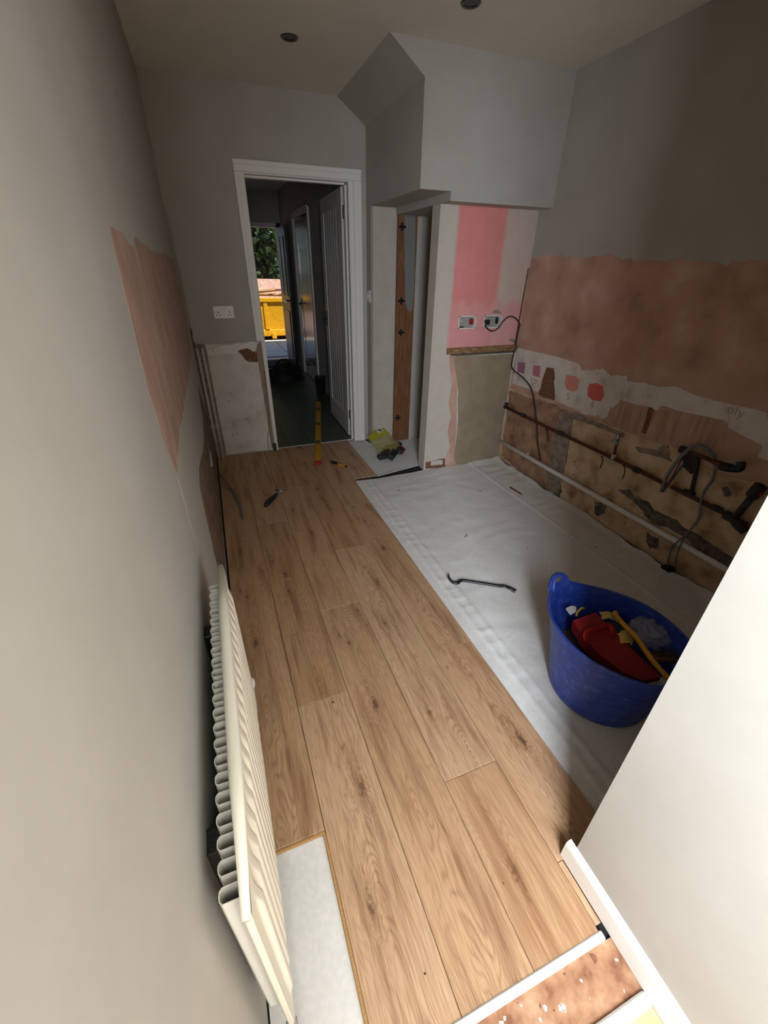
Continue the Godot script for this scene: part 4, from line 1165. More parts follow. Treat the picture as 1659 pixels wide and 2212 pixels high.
	for q in [[862, 1059, 0.006], [1037, 1061, 0.006], [933, 1142, 0.003], [1140, 1185, 0.004], [1202, 1158, 0.003], [1288, 1182, 0.005], [720, 1518, 0.004], [918, 2104, 0.0025]]:
		var c := ony(q[0], q[1], -0.005 if k < 6 else 0.001)
		m = MB.new()
		m.box(Vector3(-q[2], 0, -q[2] * 0.6), Vector3(q[2], q[2], q[2] * 0.6), q[2] * 0.4, Transform3D(Basis(Vector3.UP, k * 1.3), c))
		single("crumb", ["tiny black chip on the underlay close to the gap below the stair casing", "tiny black chip on the underlay midway along the pink wall", "tiny speck on the underlay between boards and red pencil", "tiny brown chip on the underlay beyond the pry bar", "tiny speck on the underlay past the second seam", "tiny black chip on the underlay near the low white pipe"][k] if k < 6 else "tiny black chip on an oak board beside a board end joint" if k == 6 else "tiny black chip on the oak board next to the narrow underlay strip", "crumb", m.done(), mats.black, "dark crumbs on the underlay" if k < 6 else "dark crumbs on the boards")
		k += 1
	var curl := ony(1004, 1160, -0.004)
	single("shaving", "tiny curled brown shaving on the white underlay", "shaving", tubemesh(spline([curl, curl + Vector3(0.016, 0.004, -0.004), curl + Vector3(0.022, 0.008, -0.016)], 5), 0.002, 5), mats.stain_brown)
	parts_bag()

func parts_bag() -> void:
	var t := thing("parts_bag", "yellow topped clear plastic bag of grey fittings leaning in the alcove", "plastic bag")
	var at := Vector3(1.2, 0.02, -3.22)
	var n := Vector3(0, 0.94, 0.34).normalized()
	var corner := func(u: float, v: float) -> Vector3: return onplane(u, v, at, n)
	var tl: Vector3 = corner.call(822, 917)
	var tr: Vector3 = corner.call(846, 938)
	var bl: Vector3 = corner.call(794, 944)
	var mr: Vector3 = corner.call(841, 936)
	var ml: Vector3 = corner.call(803, 954)
	var fr: Vector3 = corner.call(874, 972)
	var fl: Vector3 = corner.call(824, 986)
	var nz := FastNoiseLite.new()
	nz.seed = 4
	nz.frequency = 1.0
	var sheet := func(p00: Vector3, p10: Vector3, p01: Vector3, p11: Vector3, bulge: float) -> ArrayMesh:
		var m := MB.new(true)
		for s in [1.0, -1.0]:
			m.grid(14, 14, func(u, v):
				var p := p00.lerp(p10, u).lerp(p01.lerp(p11, u), v)
				var e := sin(u * PI) * sin(v * PI)
				return p + n * (s * (0.002 + bulge * e) + nz.get_noise_2d(u * 4.0 + s, v * 4.0) * 0.010 * e), s < 0)
		return m.done()
	var ym := nmat([[0.1, rgb8(150, 140, 20)], [0.9, rgb8(196, 184, 40)]], 0.1, 0.05, 66, 0.25)
	part(t, "header", sheet.call(bl, tl, ml, mr, 0.004), ym, "yellow printed header")
	var film := mat(Color(0.80, 0.76, 0.45, 0.30), 0.15)
	film.transparency = BaseMaterial3D.TRANSPARENCY_ALPHA
	part(t, "bag_film", sheet.call(ml, mr, fl, fr, 0.035), film, "clear film")
	var c: Vector3 = corner.call(819, 931)
	var ux: Vector3 = (mr - ml).normalized()
	var uy: Vector3 = (ml - bl).normalized()
	var lab := MB.new()
	lab.prism([c - ux * 0.028 - uy * 0.030 + n * 0.008, c + ux * 0.028 - uy * 0.030 + n * 0.008, c + ux * 0.028 + uy * 0.030 + n * 0.008, c - ux * 0.028 + uy * 0.030 + n * 0.008], n * 0.001)
	part(t, "sticker", lab.done(), mats.white_plastic, "white sticker")
	lab = MB.new()
	for q in [[-0.012, -0.010, 0.008], [0.008, 0.008, 0.012], [0.010, -0.012, 0.006]]:
		var d: Vector3 = c + ux * q[0] + uy * q[1] + n * 0.009
		lab.prism([d - ux * q[2] - uy * q[2], d + ux * q[2] - uy * q[2], d + ux * q[2] + uy * q[2], d - ux * q[2] + uy * q[2]], n * 0.0006)
	part(t, "sticker_print", lab.done(), mats.black)
	# grey fittings in the bag
	var k := 0
	for q in [[836, 973, 0.9, 0.085], [850, 964, 0.4, 0.085], [862, 970, 1.3, 0.075], [830, 985, 0.2, 0.06], [848, 982, 0.9, 0.075]]:
		var p: Vector3 = ony(q[0], q[1], 0.03)
		var m := MB.new()
		m.box(Vector3(-q[3], -0.022, -q[3] * 0.42), Vector3(q[3], 0.022, q[3] * 0.42), 0.008, Transform3D(Basis(Vector3.UP, q[2]) * Basis(Vector3.RIGHT, 0.2 * k - 0.3), p))
		part(t, "fitting", m.done(), mat(rgb8(34, 37, 39), 0.45))
		k += 1
	for q in [[825, 968, 840, 978], [862, 962, 874, 970], [874, 970, 868, 980]]:
		part(t, "red_spacer", tubemesh([ony(q[0], q[1], 0.05), ony(q[2], q[3], 0.05)], 0.008, 6), mat(rgb8(120, 22, 20), 0.4))

# ---------------------------------------------------------------- the blue tub and what is in it
func tub() -> void:
	var c := Vector3(1.155, -0.006, -0.715)
	var hd := Vector2(-0.06, -0.25).angle()      # direction of the handle in x, z
	var rad := func(h: float, th: float) -> float:
		var k := pow(absf(cos(th - hd)), 3.0)
		var t := h / 0.33
		var r := lerpf(0.182, 0.222, pow(t, 0.8))
		return r + k * 0.045 * t * t - (1.0 - k) * 0.004 * t
	var top := func(th: float) -> float:
		return 0.318 + 0.032 * pow(absf(cos(th - hd)), 14.0)
	var t := thing("flexible_tub", "dusty blue flexible builder's tub holding tools", "tub", c)
	var m := MB.new(true)
	m.grid(72, 26, func(u, v):
		var th: float = u * TAU
		var h: float = v * top.call(th)
		var r: float = rad.call(h, th)
		r += 0.0012 * sin(v * 60.0) * (1.0 if v > 0.15 and v < 0.75 else 0.0)
		if v < 0.04: r -= (0.04 - v) * 0.25
		return Vector3(cos(th) * r, h + 0.0, sin(th) * r), true)
	m.grid(72, 20, func(u, v):
		var th: float = u * TAU
		var h: float = 0.012 + v * (top.call(th) - 0.012)
		var r: float = rad.call(h, th) - 0.005
		return Vector3(cos(th) * r, h, sin(th) * r))
	m.grid(72, 2, func(u, v):
		var th: float = u * TAU
		var r: float = (rad.call(0.0, th) - 0.01) * v
		return Vector3(cos(th) * r, 0.001, sin(th) * r))
	part(t, "shell", m.done(), mats.blue_tub)
	var rim := []
	for i in 73:
		var th := i * TAU / 72
		var r: float = rad.call(top.call(th), th) - 0.002
		rim.append(Vector3(cos(th) * r, top.call(th), sin(th) * r))
	part(t, "rim", tubemesh(rim, 0.0055, 8), mats.blue_tub)
	for s in [0.0, PI]:
		var th: float = hd + s
		var out := Vector3(cos(th), 0, sin(th))
		var along := Vector3(-sin(th), 0, cos(th))
		var base: Vector3 = out * (rad.call(0.33, th) - 0.002) + Vector3(0, 0.335, 0)
		var loop := []
		for i in 15:
			var a := PI * i / 14.0
			loop.append(base + along * cos(a) * 0.046 + Vector3(0, 1, 0) * sin(a) * 0.058 + out * sin(a) * 0.020)
		part(t, "handle", tubemesh(loop, [0.022, 0.020, 0.018, 0.017, 0.016, 0.016, 0.016, 0.016, 0.016, 0.016, 0.016, 0.017, 0.018, 0.020, 0.022], 10, Vector2(0.30, 1.0)), mats.blue_tub)
	# rubble at the bottom carries the tools
	var nz := FastNoiseLite.new()
	nz.seed = 31
	nz.frequency = 1.0
	m = MB.new(true)
	m.grid(40, 14, func(u, v):
		var th: float = u * TAU
		var r: float = (rad.call(0.14, th) - 0.009) * v
		return c + Vector3(cos(th) * r, 0.13 + nz.get_noise_2d(cos(th) * r * 14.0, sin(th) * r * 14.0) * 0.02, sin(th) * r))
	var rub := single("rubble", "grey dusty rubble filling the bottom of the blue tub", "rubble", m.done(), nmat([[0.1, rgb8(48, 40, 34)], [0.9, rgb8(110, 98, 86)]], 0.15, 0.04, 67, 0.95, 0.5))
	rub.set_meta("kind", "stuff")
	# red dustpan
	t = thing("dustpan", "red plastic dustpan standing in the blue tub", "dustpan")
	var pan := []
	for q in [[1238, 1340, 0.292], [1286, 1323, 0.284], [1328, 1364, 0.262], [1360, 1396, 0.246], [1428, 1462, 0.212], [1388, 1470, 0.214], [1344, 1450, 0.226], [1296, 1415, 0.248], [1262, 1378, 0.270]]: pan.append(ony(q[0], q[1], q[2]))
	m = MB.new()
	m.prism(pan, Vector3(0.004, -0.05, 0.0))
	part(t, "pan", m.done(), mats.red_plastic)
	var strap := []
	for q in [[1266, 1384, 0.276], [1264, 1372, 0.292], [1272, 1364, 0.298], [1300, 1355, 0.296], [1316, 1352, 0.294], [1323, 1360, 0.286], [1326, 1374, 0.264]]: strap.append(ony(q[0], q[1], q[2]))
	part(t, "handle", tubemesh(spline(strap, 4), 0.009, 8, Vector2(1.3, 0.6)), mats.red_gloss)
	# broom head with pale bristles
	t = thing("broom_head", "old broom head with straw bristles beside the dustpan in the tub", "broom head")
	m = MB.new()
	var hp := []
	for q in [[1302, 1343], [1340, 1345], [1358, 1366], [1330, 1366]]: hp.append(ony(q[0], q[1], 0.262))
	m.prism(hp, Vector3(0, -0.03, 0))
	part(t, "head", m.done(), mats.bristle_dark)
	m = MB.new()
	for k in 130:
		var f := rng.randf()
		var up := k % 2 == 0
		var a := ony(1294 + f * 6 + rng.randf() * 6, 1322 + f * 16, 0.27) if up else ony(1326 + f * 16, 1368 + f * 22, 0.25)
		var b := ony(1328 + f * 4, 1330 + f * 8 + rng.randf() * 5, 0.262) if up else ony(1362 + rng.randf() * 4, 1366 + f * 26, 0.25)
		var mid := a.lerp(b, 0.5) + Vector3(rng.randfn() * 0.004, 0.010 + rng.randf() * 0.008, rng.randfn() * 0.004)
		m.tube([a, mid, b + Vector3(rng.randfn(), rng.randfn(), rng.randfn()) * 0.003], 0.0020, 4)
	part(t, "bristles", m.done(), mats.bristle).set_meta("kind", "stuff")
	m = MB.new()
	for k in 24:
		var a := ony(1300 + rng.randf() * 36, 1346 + rng.randf() * 16, 0.246)
		m.tube([a, a + Vector3(0.03 + rng.randf() * 0.02, 0.004, rng.randf() * 0.012)], 0.0016, 4)
	part(t, "dark_bristles", m.done(), mats.bristle_dark).set_meta("kind", "stuff")
	# yellow handle
	t = thing("tool_handle", "yellow wooden tool handle lying across the blue tub", "handle")
	part(t, "shaft", tubemesh(spline([ony(1329, 1326, 0.300), ony(1336, 1336, 0.298), ony(1354, 1356, 0.290), ony(1372, 1374, 0.285), ony(1388, 1396, 0.280), ony(1412, 1430, 0.272), ony(1446, 1468, 0.262)], 4), 0.0095, 12), mats.yellow_handle)
	part(t, "knob", tubemesh([ony(1327, 1323, 0.301), ony(1331, 1328, 0.300)], 0.0115, 12), mats.yellow_handle)
	# crumpled clear film
	var pc := ony(1398, 1370, 0.235)
	m = MB.new(true)
	m.grid(36, 18, func(u, v):
		var th: float = u * TAU
		var ph: float = v * PI * 0.5
		var d := Vector3(cos(th) * cos(ph) * 0.075, sin(ph) * 0.05, sin(th) * cos(ph) * 0.075)
		var k := 1.0 + nz.get_noise_3d(d.x * 26.0, d.y * 26.0, d.z * 26.0) * 0.45
		return pc + d * k, true)
	single("plastic_film", "crumpled clear plastic film in the blue tub", "plastic film", m.done(), mats.wrap)
	# wire brush
	t = thing("wire_brush", "steel wire brush with a wooden back in the blue tub", "wire brush")
	var wa := ony(1412, 1410, 0.225)
	var wb := ony(1458, 1412, 0.232)
	var wd := (wb - wa).normalized()
	var ws := wd.cross(Vector3.UP).normalized()
	m = MB.new()
	m.prism([wa - ws * 0.006, wb - ws * 0.006, wb + ws * 0.03, wa + ws * 0.03], Vector3(0, -0.016, 0))
	part(t, "back", m.done(), nmat([[0.1, rgb8(120, 70, 34)], [0.9, rgb8(160, 104, 58)]], 0.1, 0.03, 68, 0.6))
	m = MB.new()
	for i in 16:
		for j in 5:
			var p := wa.lerp(wb, (i + 0.5) / 16.0) + ws * (-0.004 + j * 0.007)
			m.tube([p, p + Vector3(rng.randfn() * 0.003, 0.018, rng.randfn() * 0.003)], 0.0012, 4)
	part(t, "wires", m.done(), mats.steel).set_meta("kind", "stuff")
	# small scraps
	m = MB.new()
	var sc := []
	for q in [[1222, 1316], [1232, 1311], [1243, 1313], [1243, 1323], [1232, 1329]]: sc.append(ony(q[0], q[1], 0.292))
	m.prism(sc, Vector3(0.002, 0.006, 0))
	single("plastic_scrap", "white plastic scrap against the rim inside the blue tub", "plastic scrap", m.done(), mats.white_plastic)
	single("orange_clamp", "bent orange strip in the blue tub next to the white scrap", "strip", tubemesh([ony(1245, 1331, 0.28), ony(1247, 1322, 0.288), ony(1257, 1313, 0.296), ony(1262, 1314, 0.294)], 0.0045, 5), mats.yellow_handle)
	m = MB.new()
	sc = []
	for q in [[1392, 1474], [1432, 1462], [1450, 1470], [1430, 1490]]: sc.append(ony(q[0], q[1], 0.19))
	m.prism(sc, Vector3(0, -0.02, 0))
	single("board_scrap", "pale plasterboard scrap beside the dustpan in the tub", "board scrap", m.done(), mats.old_white)

# ---------------------------------------------------------------- hall
func hall() -> void:
	var m := MB.new()
	m.box(Vector3(0.02, -0.16, -8.2), Vector3(1.4, -0.014, -3.83))
	var f := struct("floor_hall", "dark grey-green laminate floor of the hall", "floor", m.done(), mats.bitumen)
	var hm := []
	for k in 2: hm.append(nmat([[0.1, rgb8(52 + k * 8, 60 + k * 8, 46 + k * 8)], [0.9, rgb8(76 + k * 8, 84 + k * 8, 66 + k * 8)]], 0.4, 0.03, 91 + k, 0.34, 0.0, 4, Vector3(1, 1, 0.15)))
	var idx := 0
	for i in 6:
		var x0 := 0.05 + i * 0.2
		var z := -3.752 - (i % 3) * 0.42
		var from := -3.752
		while from > -8.04:
			var to := maxf(z - 1.26, -8.04) if from == -3.752 and i % 3 == 0 else maxf((z if from == -3.752 else from - 1.26), -8.04)
			if to >= from: to = from - 1.26
			to = maxf(to, -8.04)
			var mm := MB.new()
			mm.box(Vector3(x0 + 0.0008, -0.009, to + 0.0008), Vector3(minf(x0 + 0.2, 1.25) - 0.0008, -0.001, from - 0.0008), 0.001)
			part(f, "plank", mm.done(), hm[idx % 2])
			idx += 1
			from = to
	m = MB.new()
	m.box(Vector3(-0.09, -0.02, -8.19), Vector3(0.05, HC, -3.82))
	struct("wall_hall_left", "painted hall wall", "wall", m.done(), mats.paint)
	m = MB.new()
	m.box(Vector3(1.25, -0.02, -5.99), Vector3(1.4, HC, -3.82))
	m.box(Vector3(1.25, 2.05, -6.88), Vector3(1.4, HC, -5.99))
	m.box(Vector3(1.25, -0.02, -8.19), Vector3(1.4, HC, -6.88))
	m.box(Vector3(1.38, -0.02, -6.88), Vector3(1.4, 2.05, -5.99))
	struct("wall_hall_right", "painted hall wall with the glossy grooved door", "wall", m.done(), mats.paint)
	m = MB.new()
	m.box(Vector3(-0.09, HC, -8.19), Vector3(1.4, HC + 0.16, -3.84))
	struct("ceiling_hall", "hall ceiling", "ceiling", m.done(), mats.ceiling)
	# house front: door opening below, two storeys, which shade the drive
	m = MB.new()
	m.box(Vector3(-4.0, -0.3, -8.19), Vector3(0.36, 5.2, -8.05))
	m.box(Vector3(1.24, -0.3, -8.19), Vector3(5.0, 5.2, -8.05))
	m.box(Vector3(0.36, 2.05, -8.19), Vector3(1.24, 5.2, -8.05))
	struct("wall_front", "house front wall around the open front door", "wall", m.done(), nmat([[0.1, rgb8(150, 104, 84)], [0.9, rgb8(174, 128, 106)]], 0.8, 0.03, 96, 0.9))
	m = MB.new()
	m.box(Vector3(0.36, 0.0, -8.17), Vector3(0.42, 2.05, -8.05), 0.004)
	m.box(Vector3(1.18, 0.0, -8.17), Vector3(1.24, 2.05, -8.05), 0.004)
	m.box(Vector3(0.36, 1.99, -8.17), Vector3(1.24, 2.05, -8.05), 0.004)
	m.box(Vector3(0.36, -0.03, -8.19), Vector3(1.24, 0.012, -8.04), 0.004)
	struct("door_2", "pale frame and sill of the open front door", "door frame", m.done(), mats.door_white)
	m = MB.new()
	m.box(Vector3(0.05, 2.05, -8.05), Vector3(1.25, HC, -8.03))
	m.box(Vector3(0.05, -0.01, -8.05), Vector3(0.36, 2.05, -8.03))
	struct("wall_hall_front", "painted inner wall over the front door", "wall", m.done(), mats.paint)
	m = MB.new()
	m.box(Vector3(-0.5, 2.28, -9.5), Vector3(2.2, 2.42, -8.19), 0.02)
	struct("added_canopy", "added unseen canopy over the front door, keeping sky light out of the hall", "porch canopy", m.done(), mats.white_wood)  # out of view, added only to block sky light from the hall
	# kitchen door, opened into the hall
	var t := thing("kitchen_door", "open white door with vertical grooves between kitchen and hall", "door", Vector3(1.064, 0, -3.842), "", "structure")
	t.rotation.y = deg_to_rad(-2.0)
	groove_door(t, 0.80, -1.0, mats.door_white)
	for y in [0.22, 1.83]:
		m = MB.new()
		m.box(Vector3(-0.008, y - 0.045, -0.02), Vector3(0.004, y + 0.045, 0.014), 0.002)
		part(t, "hinge", m.done(), mats.dark_steel)
	# door in the side wall
	t = thing("hall_door", "glossy grooved door in the hall side wall", "door", Vector3(1.262, 0, -6.02), "", "structure")
	var gloss := mat(rgb8(120, 122, 126), 0.22)
	gloss.clearcoat_enabled = true
	gloss.clearcoat_roughness = 0.12
	groove_door(t, 0.80, -1.0, gloss)
	m = MB.new()
	m.box(Vector3(-0.032, 0, 0.03), Vector3(-0.012, 2.07, 0.10), 0.003)
	m.box(Vector3(-0.032, 0, -0.93), Vector3(-0.012, 2.07, -0.86), 0.003)
	m.box(Vector3(-0.032, 2.02, -0.86), Vector3(-0.012, 2.09, 0.03), 0.003)
	part(t, "architrave", m.done(), mats.white_wood)
	# front door, swung in against the wall
	t = thing("front_door", "dark panelled front door standing open", "door", Vector3(1.185, 0, -8.03), "", "structure")
	var dk := mat(rgb8(16, 19, 24), 0.3)
	m = MB.new()
	m.box(Vector3(-0.022, 0.02, 0.0), Vector3(0.022, 1.98, 0.78), 0.003)
	part(t, "leaf", m.done(), dk)
	for q in [[0.15, 0.85, 0.12, 0.66], [1.05, 1.85, 0.12, 0.36], [1.05, 1.85, 0.42, 0.66]]:
		m = MB.new()
		for s in [-1, 1]: m.box(Vector3(s * 0.021, q[0], q[2]), Vector3(s * 0.032, q[1], q[3]), 0.006)
		part(t, "panel", m.done(), dk)
	part(t, "letter_plate", boxmesh(Vector3(-0.034, 0.95, 0.25), Vector3(-0.02, 1.0, 0.52), 0.003), mats.steel)
	part(t, "handle", tubemesh([Vector3(-0.02, 1.0, 0.72), Vector3(-0.06, 1.0, 0.72), Vector3(-0.062, 1.0, 0.60)], 0.010, 8), mats.steel)
	single("door_mat", "dark blue mat on the hall floor at the front door", "mat", boxmesh(Vector3(0.44, -0.001, -7.98), Vector3(1.14, 0.012, -7.42), 0.004), nmat([[0.1, rgb8(22, 28, 44)], [0.9, rgb8(38, 46, 66)]], 0.2, 0.08, 95, 0.95))
	# bag and bin
	t = thing("holdall_bag", "black holdall bag lying on the hall floor before the front door", "bag", Vector3(0.86, 0, -6.55))
	var nz := FastNoiseLite.new()
	nz.seed = 8
	nz.frequency = 1.0
	m = MB.new(true)
	m.grid(28, 16, func(u, v):
		var th: float = u * TAU
		var ph: float = v * PI * 0.5
		var d := Vector3(cos(th) * cos(ph) * 0.27, sin(ph) * 0.20, sin(th) * cos(ph) * 0.24)
		return d * (1.0 + nz.get_noise_3d(d.x * 7, d.y * 7, d.z * 7) * 0.4), true)
	part(t, "body", m.done(), mat(rgb8(20, 20, 22), 0.7))
	for s in [-1, 1]: part(t, "strap", tubemesh(spline([Vector3(-0.12, 0.16, s * 0.05), Vector3(-0.06, 0.25, s * 0.04), Vector3(0.06, 0.26, s * 0.04), Vector3(0.12, 0.15, s * 0.05)], 5), 0.012, 6), mats.black)
	t = thing("waste_bin", "small dark bin standing behind the open kitchen door", "bin", Vector3(1.165, 0, -5.5))
	m = MB.new(true)
	m.lathe([Vector2(0.0, 0.001), Vector2(0.055, 0.001), Vector2(0.070, 0.22), Vector2(0.073, 0.22), Vector2(0.066, 0.215), Vector2(0.052, 0.01), Vector2(0.0, 0.01)], Transform3D(), 20)
	part(t, "bin_body", m.done(), mat(rgb8(40, 34, 30), 0.6))
	part(t, "bin_rim", tubemesh(ring(Vector3(0, 0.22, 0), 0.072, 24), 0.004, 6), mats.black)

func ring(c: Vector3, r: float, n: int) -> Array:
	var out := []
	for i in n + 1: out.append(c + Vector3(cos(TAU * i / n) * r, 0, sin(TAU * i / n) * r))
	return out

func groove_door(t: Node3D, width: float, s: float, m_: Material) -> void:
	# stiles and rails with grooved boards between; the leaf runs from the hinge at 0 towards s * z
	var m := MB.new()
	var z0 := 0.0
	var z1 := s * width
	var st := 0.115
	m.box(Vector3(-0.018, 0.008, z0), Vector3(0.018, 1.99, z0 + s * st), 0.002)
	m.box(Vector3(-0.018, 0.008, z1 - s * st), Vector3(0.018, 1.99, z1), 0.002)
	m.box(Vector3(-0.018, 1.875, z0 + s * st), Vector3(0.018, 1.99, z1 - s * st), 0.002)
	m.box(Vector3(-0.018, 0.008, z0 + s * st), Vector3(0.018, 0.21, z1 - s * st), 0.002)
	part(t, "door_frame", m.done(), m_)
	var n := 6
	var w := (width - 2 * st) / n
	for k in n:
		m = MB.new()
		var a := z0 + s * (st + w * k)
		var b := z0 + s * (st + w * (k + 1))
		m.box(Vector3(-0.012, 0.208, a + s * 0.0005), Vector3(0.012, 1.877, b - s * 0.0005), 0.005)
		part(t, "board", m.done(), m_)
	var z := z1 - s * 0.055
	for q in [-1, 1]:
		part(t, "handle", tubemesh(spline([Vector3(q * 0.016, 1.0, z), Vector3(q * 0.055, 1.0, z), Vector3(q * 0.060, 0.998, z - s * 0.03), Vector3(q * 0.060, 0.992, z - s * 0.11)], 4), 0.009, 8), mats.dark_steel)
		part(t, "handle_plate", boxmesh(Vector3(q * 0.0175, 0.93, z - 0.02), Vector3(q * 0.023, 1.07, z + 0.02), 0.002), mats.dark_steel)

# ---------------------------------------------------------------- outside
func outside() -> void:
	var g := -0.15
	var m := MB.new()
	m.box(Vector3(-14, -0.4, -40), Vector3(18, g - 0.02, -8.19))
	struct("ground", "reddish drive and verge beyond the front door", "ground", m.done(), nmat([[0.1, rgb8(120, 92, 84)], [0.9, rgb8(150, 124, 114)]], 1.0, 0.04, 101, 0.95, 0.3))
	m = MB.new()
	m.box(Vector3(-1.0, g - 0.02, -11.20), Vector3(3.4, g - 0.012, -8.19))
	var pv := struct("path_paving", "grey slab paving outside the front door", "paving", m.done(), mat(rgb8(70, 68, 64), 0.9))
	var sl := nmat([[0.1, rgb8(150, 152, 152)], [0.9, rgb8(178, 180, 180)]], 0.8, 0.03, 102, 0.85, 0.2)
	for i in 7:
		for j in 5:
			part(pv, "slab", boxmesh(Vector3(-1.0 + i * 0.6 + 0.006, g - 0.012, -11.19 + j * 0.6 + 0.006), Vector3(-1.0 + i * 0.6 + 0.594, g, -11.19 + j * 0.6 + 0.594), 0.004), sl)
	m = MB.new()
	m.box(Vector3(-6, g - 0.02, -11.44), Vector3(8, g + 0.02, -11.20), 0.01)
	struct("kerb", "pale kerb edging between paving and skip", "kerb", m.done(), nmat([[0.1, rgb8(206, 202, 190)], [0.9, rgb8(226, 222, 212)]], 0.5, 0.04, 103, 0.9))
	m = MB.new()
	m.box(Vector3(0.2, g, -8.55), Vector3(1.5, -0.02, -8.19), 0.01)
	struct("step_stone", "blue-grey step below the front door", "step", m.done(), mat(rgb8(96, 106, 124), 0.8))
	# skip
	var t := thing("skip", "yellow builder's skip heaped with rubbish in front of the house", "skip", Vector3(1.9, g, -12.35))
	var yl := nmat([[0.05, rgb8(150, 92, 22)], [0.2, rgb8(216, 160, 16)], [0.8, rgb8(232, 178, 22)]], 0.9, 0.02, 104, 0.5)
	m = MB.new()
	var out := [Vector3(-1.2, 0.10, 0.7), Vector3(1.2, 0.10, 0.7), Vector3(1.7, 0.93, 0.75), Vector3(-1.7, 0.93, 0.75)]
	m.face([out[0], out[1], out[2], out[3]], Vector3(0, 0.5, 0))
	var bk := [Vector3(-1.2, 0.10, -0.7), Vector3(1.2, 0.10, -0.7), Vector3(1.7, 0.93, -0.75), Vector3(-1.7, 0.93, -0.75)]
	m.face(bk.duplicate(), Vector3(0, 0.5, 0))
	m.face([out[0], out[3], bk[3], bk[0]], Vector3(0, 0.5, 0))
	m.face([out[1], out[2], bk[2], bk[1]], Vector3(0, 0.5, 0))
	m.face([out[0], out[1], bk[1], bk[0]], Vector3(0, 0.5, 0))
	part(t, "body", m.done(), yl)
	m = MB.new()
	for s in [-1, 1]:
		m.box(Vector3(-1.74, 0.86, s * 0.75 - 0.05), Vector3(1.74, 0.95, s * 0.75 + 0.05), 0.01)
		m.box(Vector3(s * 1.69 - 0.05, 0.86, -0.75), Vector3(s * 1.69 + 0.05, 0.95, 0.75), 0.01)
	part(t, "top_rail", m.done(), yl)
	for x in [-1.05, -0.62, 0.05, 0.75]:
		part(t, "rib", boxmesh(Vector3(x - 0.05, 0.24, 0.70), Vector3(x + 0.05, 0.88, 0.78), 0.01), yl)
	part(t, "bottom_beam", boxmesh(Vector3(-1.2, 0.08, 0.68), Vector3(1.2, 0.24, 0.76), 0.02), yl)
	for x in [-0.48, 0.2]: part(t, "lug", boxmesh(Vector3(x - 0.06, 0.03, 0.72), Vector3(x + 0.05, 0.17, 0.84), 0.01), yl)
	for s in [-1, 1]: part(t, "runner", boxmesh(Vector3(s * 0.8 - 0.1, 0.0, -0.7), Vector3(s * 0.8 + 0.1, 0.10, 0.66), 0.01), mats.iron)
	# rubbish in the skip
	var pb := nmat([[0.1, rgb8(196, 152, 140)], [0.6, rgb8(220, 184, 170)], [0.9, rgb8(236, 222, 212)]], 0.9, 0.02, 105, 0.9)
	var k := 0
	for q in [[-1.0, 0.55, 0.35, 0.42, 0.02], [0.25, 1.5, 0.15, 0.36, -0.05]]:
		m = MB.new()
		m.box(Vector3(q[0], 0.55, -0.02), Vector3(q[1], 0.95 + q[3], 0.0), 0.004, Transform3D(Basis(Vector3.RIGHT, -0.25) * Basis(Vector3.FORWARD, q[4]), Vector3(1.9, g, -12.35 + q[2])))
		single("plasterboard_sheet", ["broken pink plasterboard sheet standing in the skip", "smaller pink plasterboard piece leaning in the skip behind the first"][k], "plasterboard", m.done(), pb)
		k += 1
	for q in [[-1.1, 1.0, 0.1, 0.55, 0.98, 0.60], [-0.9, 1.05, 0.45, 0.2, 1.14, 0.30], [-0.3, 1.12, 0.50, 0.9, 1.16, 0.40]]:
		single("timber_offcut", ["long timber offcut laid along the skip behind its top rail", "short timber offcut slanting up across the skip rubbish", "pale timber offcut lying highest on the skip rubbish"][k - 2], "timber", tubemesh([Vector3(1.9 + q[0], g + q[1], -12.35 + q[2]), Vector3(1.9 + q[3], g + q[4], -12.35 + q[5])], 0.03, 4), pb if k == 4 else mats.cut_board, "timber offcuts in the skip")
		k += 1
	m = MB.new(true)
	m.grid(24, 12, func(u, v):
		return Vector3(1.9 + lerpf(-1.6, 1.6, u), g + 0.80 + 0.10 * sin(u * 17.0 + v * 5.0) * sin(v * 9.0 + u * 3.0), -12.35 + lerpf(-0.70, 0.70, v)), true)
	single("rubble", "mixed rubble heaped in the yellow skip", "rubble", m.done(), nmat([[0.1, rgb8(120, 90, 76)], [0.9, rgb8(200, 176, 160)]], 0.3, 0.05, 107, 0.95)).set_meta("kind", "stuff")
	# trees and hedge
	tree("broad dark tree trunk and crown beyond the skip", Vector3(1.9, g, -17.2), 0.42, Vector3(1.7, 5.2, 1.6), 5.0, 9000, rgb8(40, 62, 26), 301)
	tree("tall dark tree standing across the road beyond the skip", Vector3(-1.6, g, -19.5), 0.30, Vector3(2.4, 5.5, 1.6), 5.5, 7000, rgb8(48, 74, 30), 304)
	tree("lighter leafy tree standing behind the dark tree", Vector3(4.3, g, -21.5), 0.16, Vector3(1.7, 2.2, 1.3), 3.6, 2200, rgb8(74, 110, 40), 302)
	var h := thing("hedge", "bright green hedge row behind the skip", "hedge", Vector3(2.6, g, -19.2))
	var mm := leaves(5200, func(r: RandomNumberGenerator) -> Vector3: return Vector3(r.randf_range(-3.5, 3.5), pow(r.randf(), 0.7) * (1.75 + r.randfn() * 0.12), r.randf_range(-0.5, 0.5)), rgb8(96, 142, 48), 303, 0.10)
	h.add_child(mm)
	mm.name = "foliage"

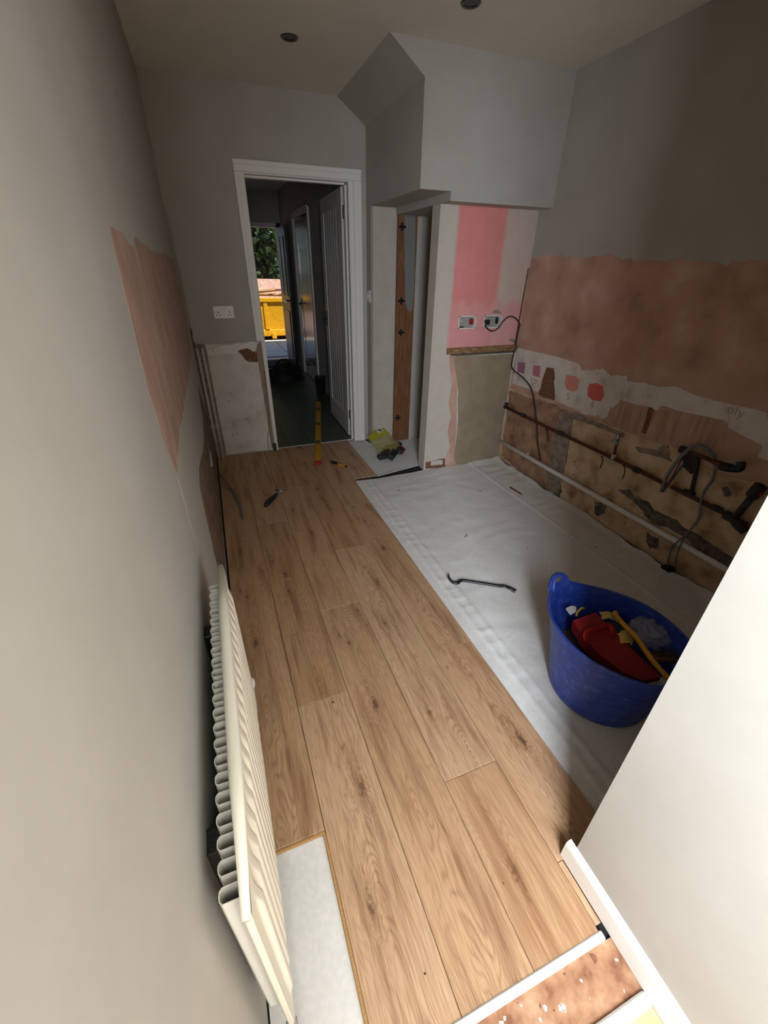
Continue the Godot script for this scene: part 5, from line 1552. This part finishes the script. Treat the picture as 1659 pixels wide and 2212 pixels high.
func leaves(count: int, where: Callable, color: Color, seed_: int, size: float) -> MultiMeshInstance3D:
	var lm := MB.new()
	lm.quad(Vector3(0, 0, 0), Vector3(0.35, 0.06, 0.5), Vector3(0, 0, 1), Vector3(-0.35, 0.06, 0.5))
	var mesh := lm.done()
	var mm := MultiMesh.new()
	mm.transform_format = MultiMesh.TRANSFORM_3D
	mm.mesh = mesh
	mm.instance_count = count
	var r := RandomNumberGenerator.new()
	r.seed = seed_
	for i in count:
		var b := Basis.from_euler(Vector3(r.randf() * TAU, r.randf() * TAU, r.randf() * TAU)).scaled(Vector3.ONE * size * r.randf_range(0.7, 1.3))
		mm.set_instance_transform(i, Transform3D(b, where.call(r)))
	var o := MultiMeshInstance3D.new()
	o.multimesh = mm
	var m := mat(color, 0.6)
	m.backlight_enabled = true
	m.backlight = Color(color.r, color.g * 1.1, color.b * 0.6)
	o.material_override = m
	o.set_meta("kind", "stuff")
	return o

func tree(label: String, at: Vector3, trunk: float, size: Vector3, height: float, count: int, color: Color, seed_: int) -> void:
	var t := thing("garden_tree", label, "tree", at)
	var m := MB.new(true)
	m.tube([Vector3(0, 0, 0), Vector3(0.05, height * 0.4, 0), Vector3(-0.04, height * 0.8, 0.05), Vector3(0.1, height * 1.3, 0)], [trunk * 1.25, trunk, trunk * 0.8, trunk * 0.4], 12)
	part(t, "trunk", m.done(), nmat([[0.1, rgb8(40, 34, 28)], [0.9, rgb8(78, 68, 56)]], 0.4, 0.04, seed_ + 50, 0.95, 0.6))
	for k in 4:
		part(t, "branch", tubemesh([Vector3(0, height * (0.5 + 0.12 * k), 0), Vector3(cos(k * 1.9) * size.x * 0.7, height * (0.8 + 0.15 * k), sin(k * 1.9) * size.z * 0.6)], [trunk * 0.35, trunk * 0.1], 7), mats.iron)
	var o := leaves(count, func(r: RandomNumberGenerator) -> Vector3:
		var d := Vector3(r.randfn(), r.randfn(), r.randfn()).normalized() * pow(r.randf(), 0.4)
		return Vector3(0, height, 0) + d * size, color, seed_, 0.20)
	t.add_child(o)
	o.name = "crown"
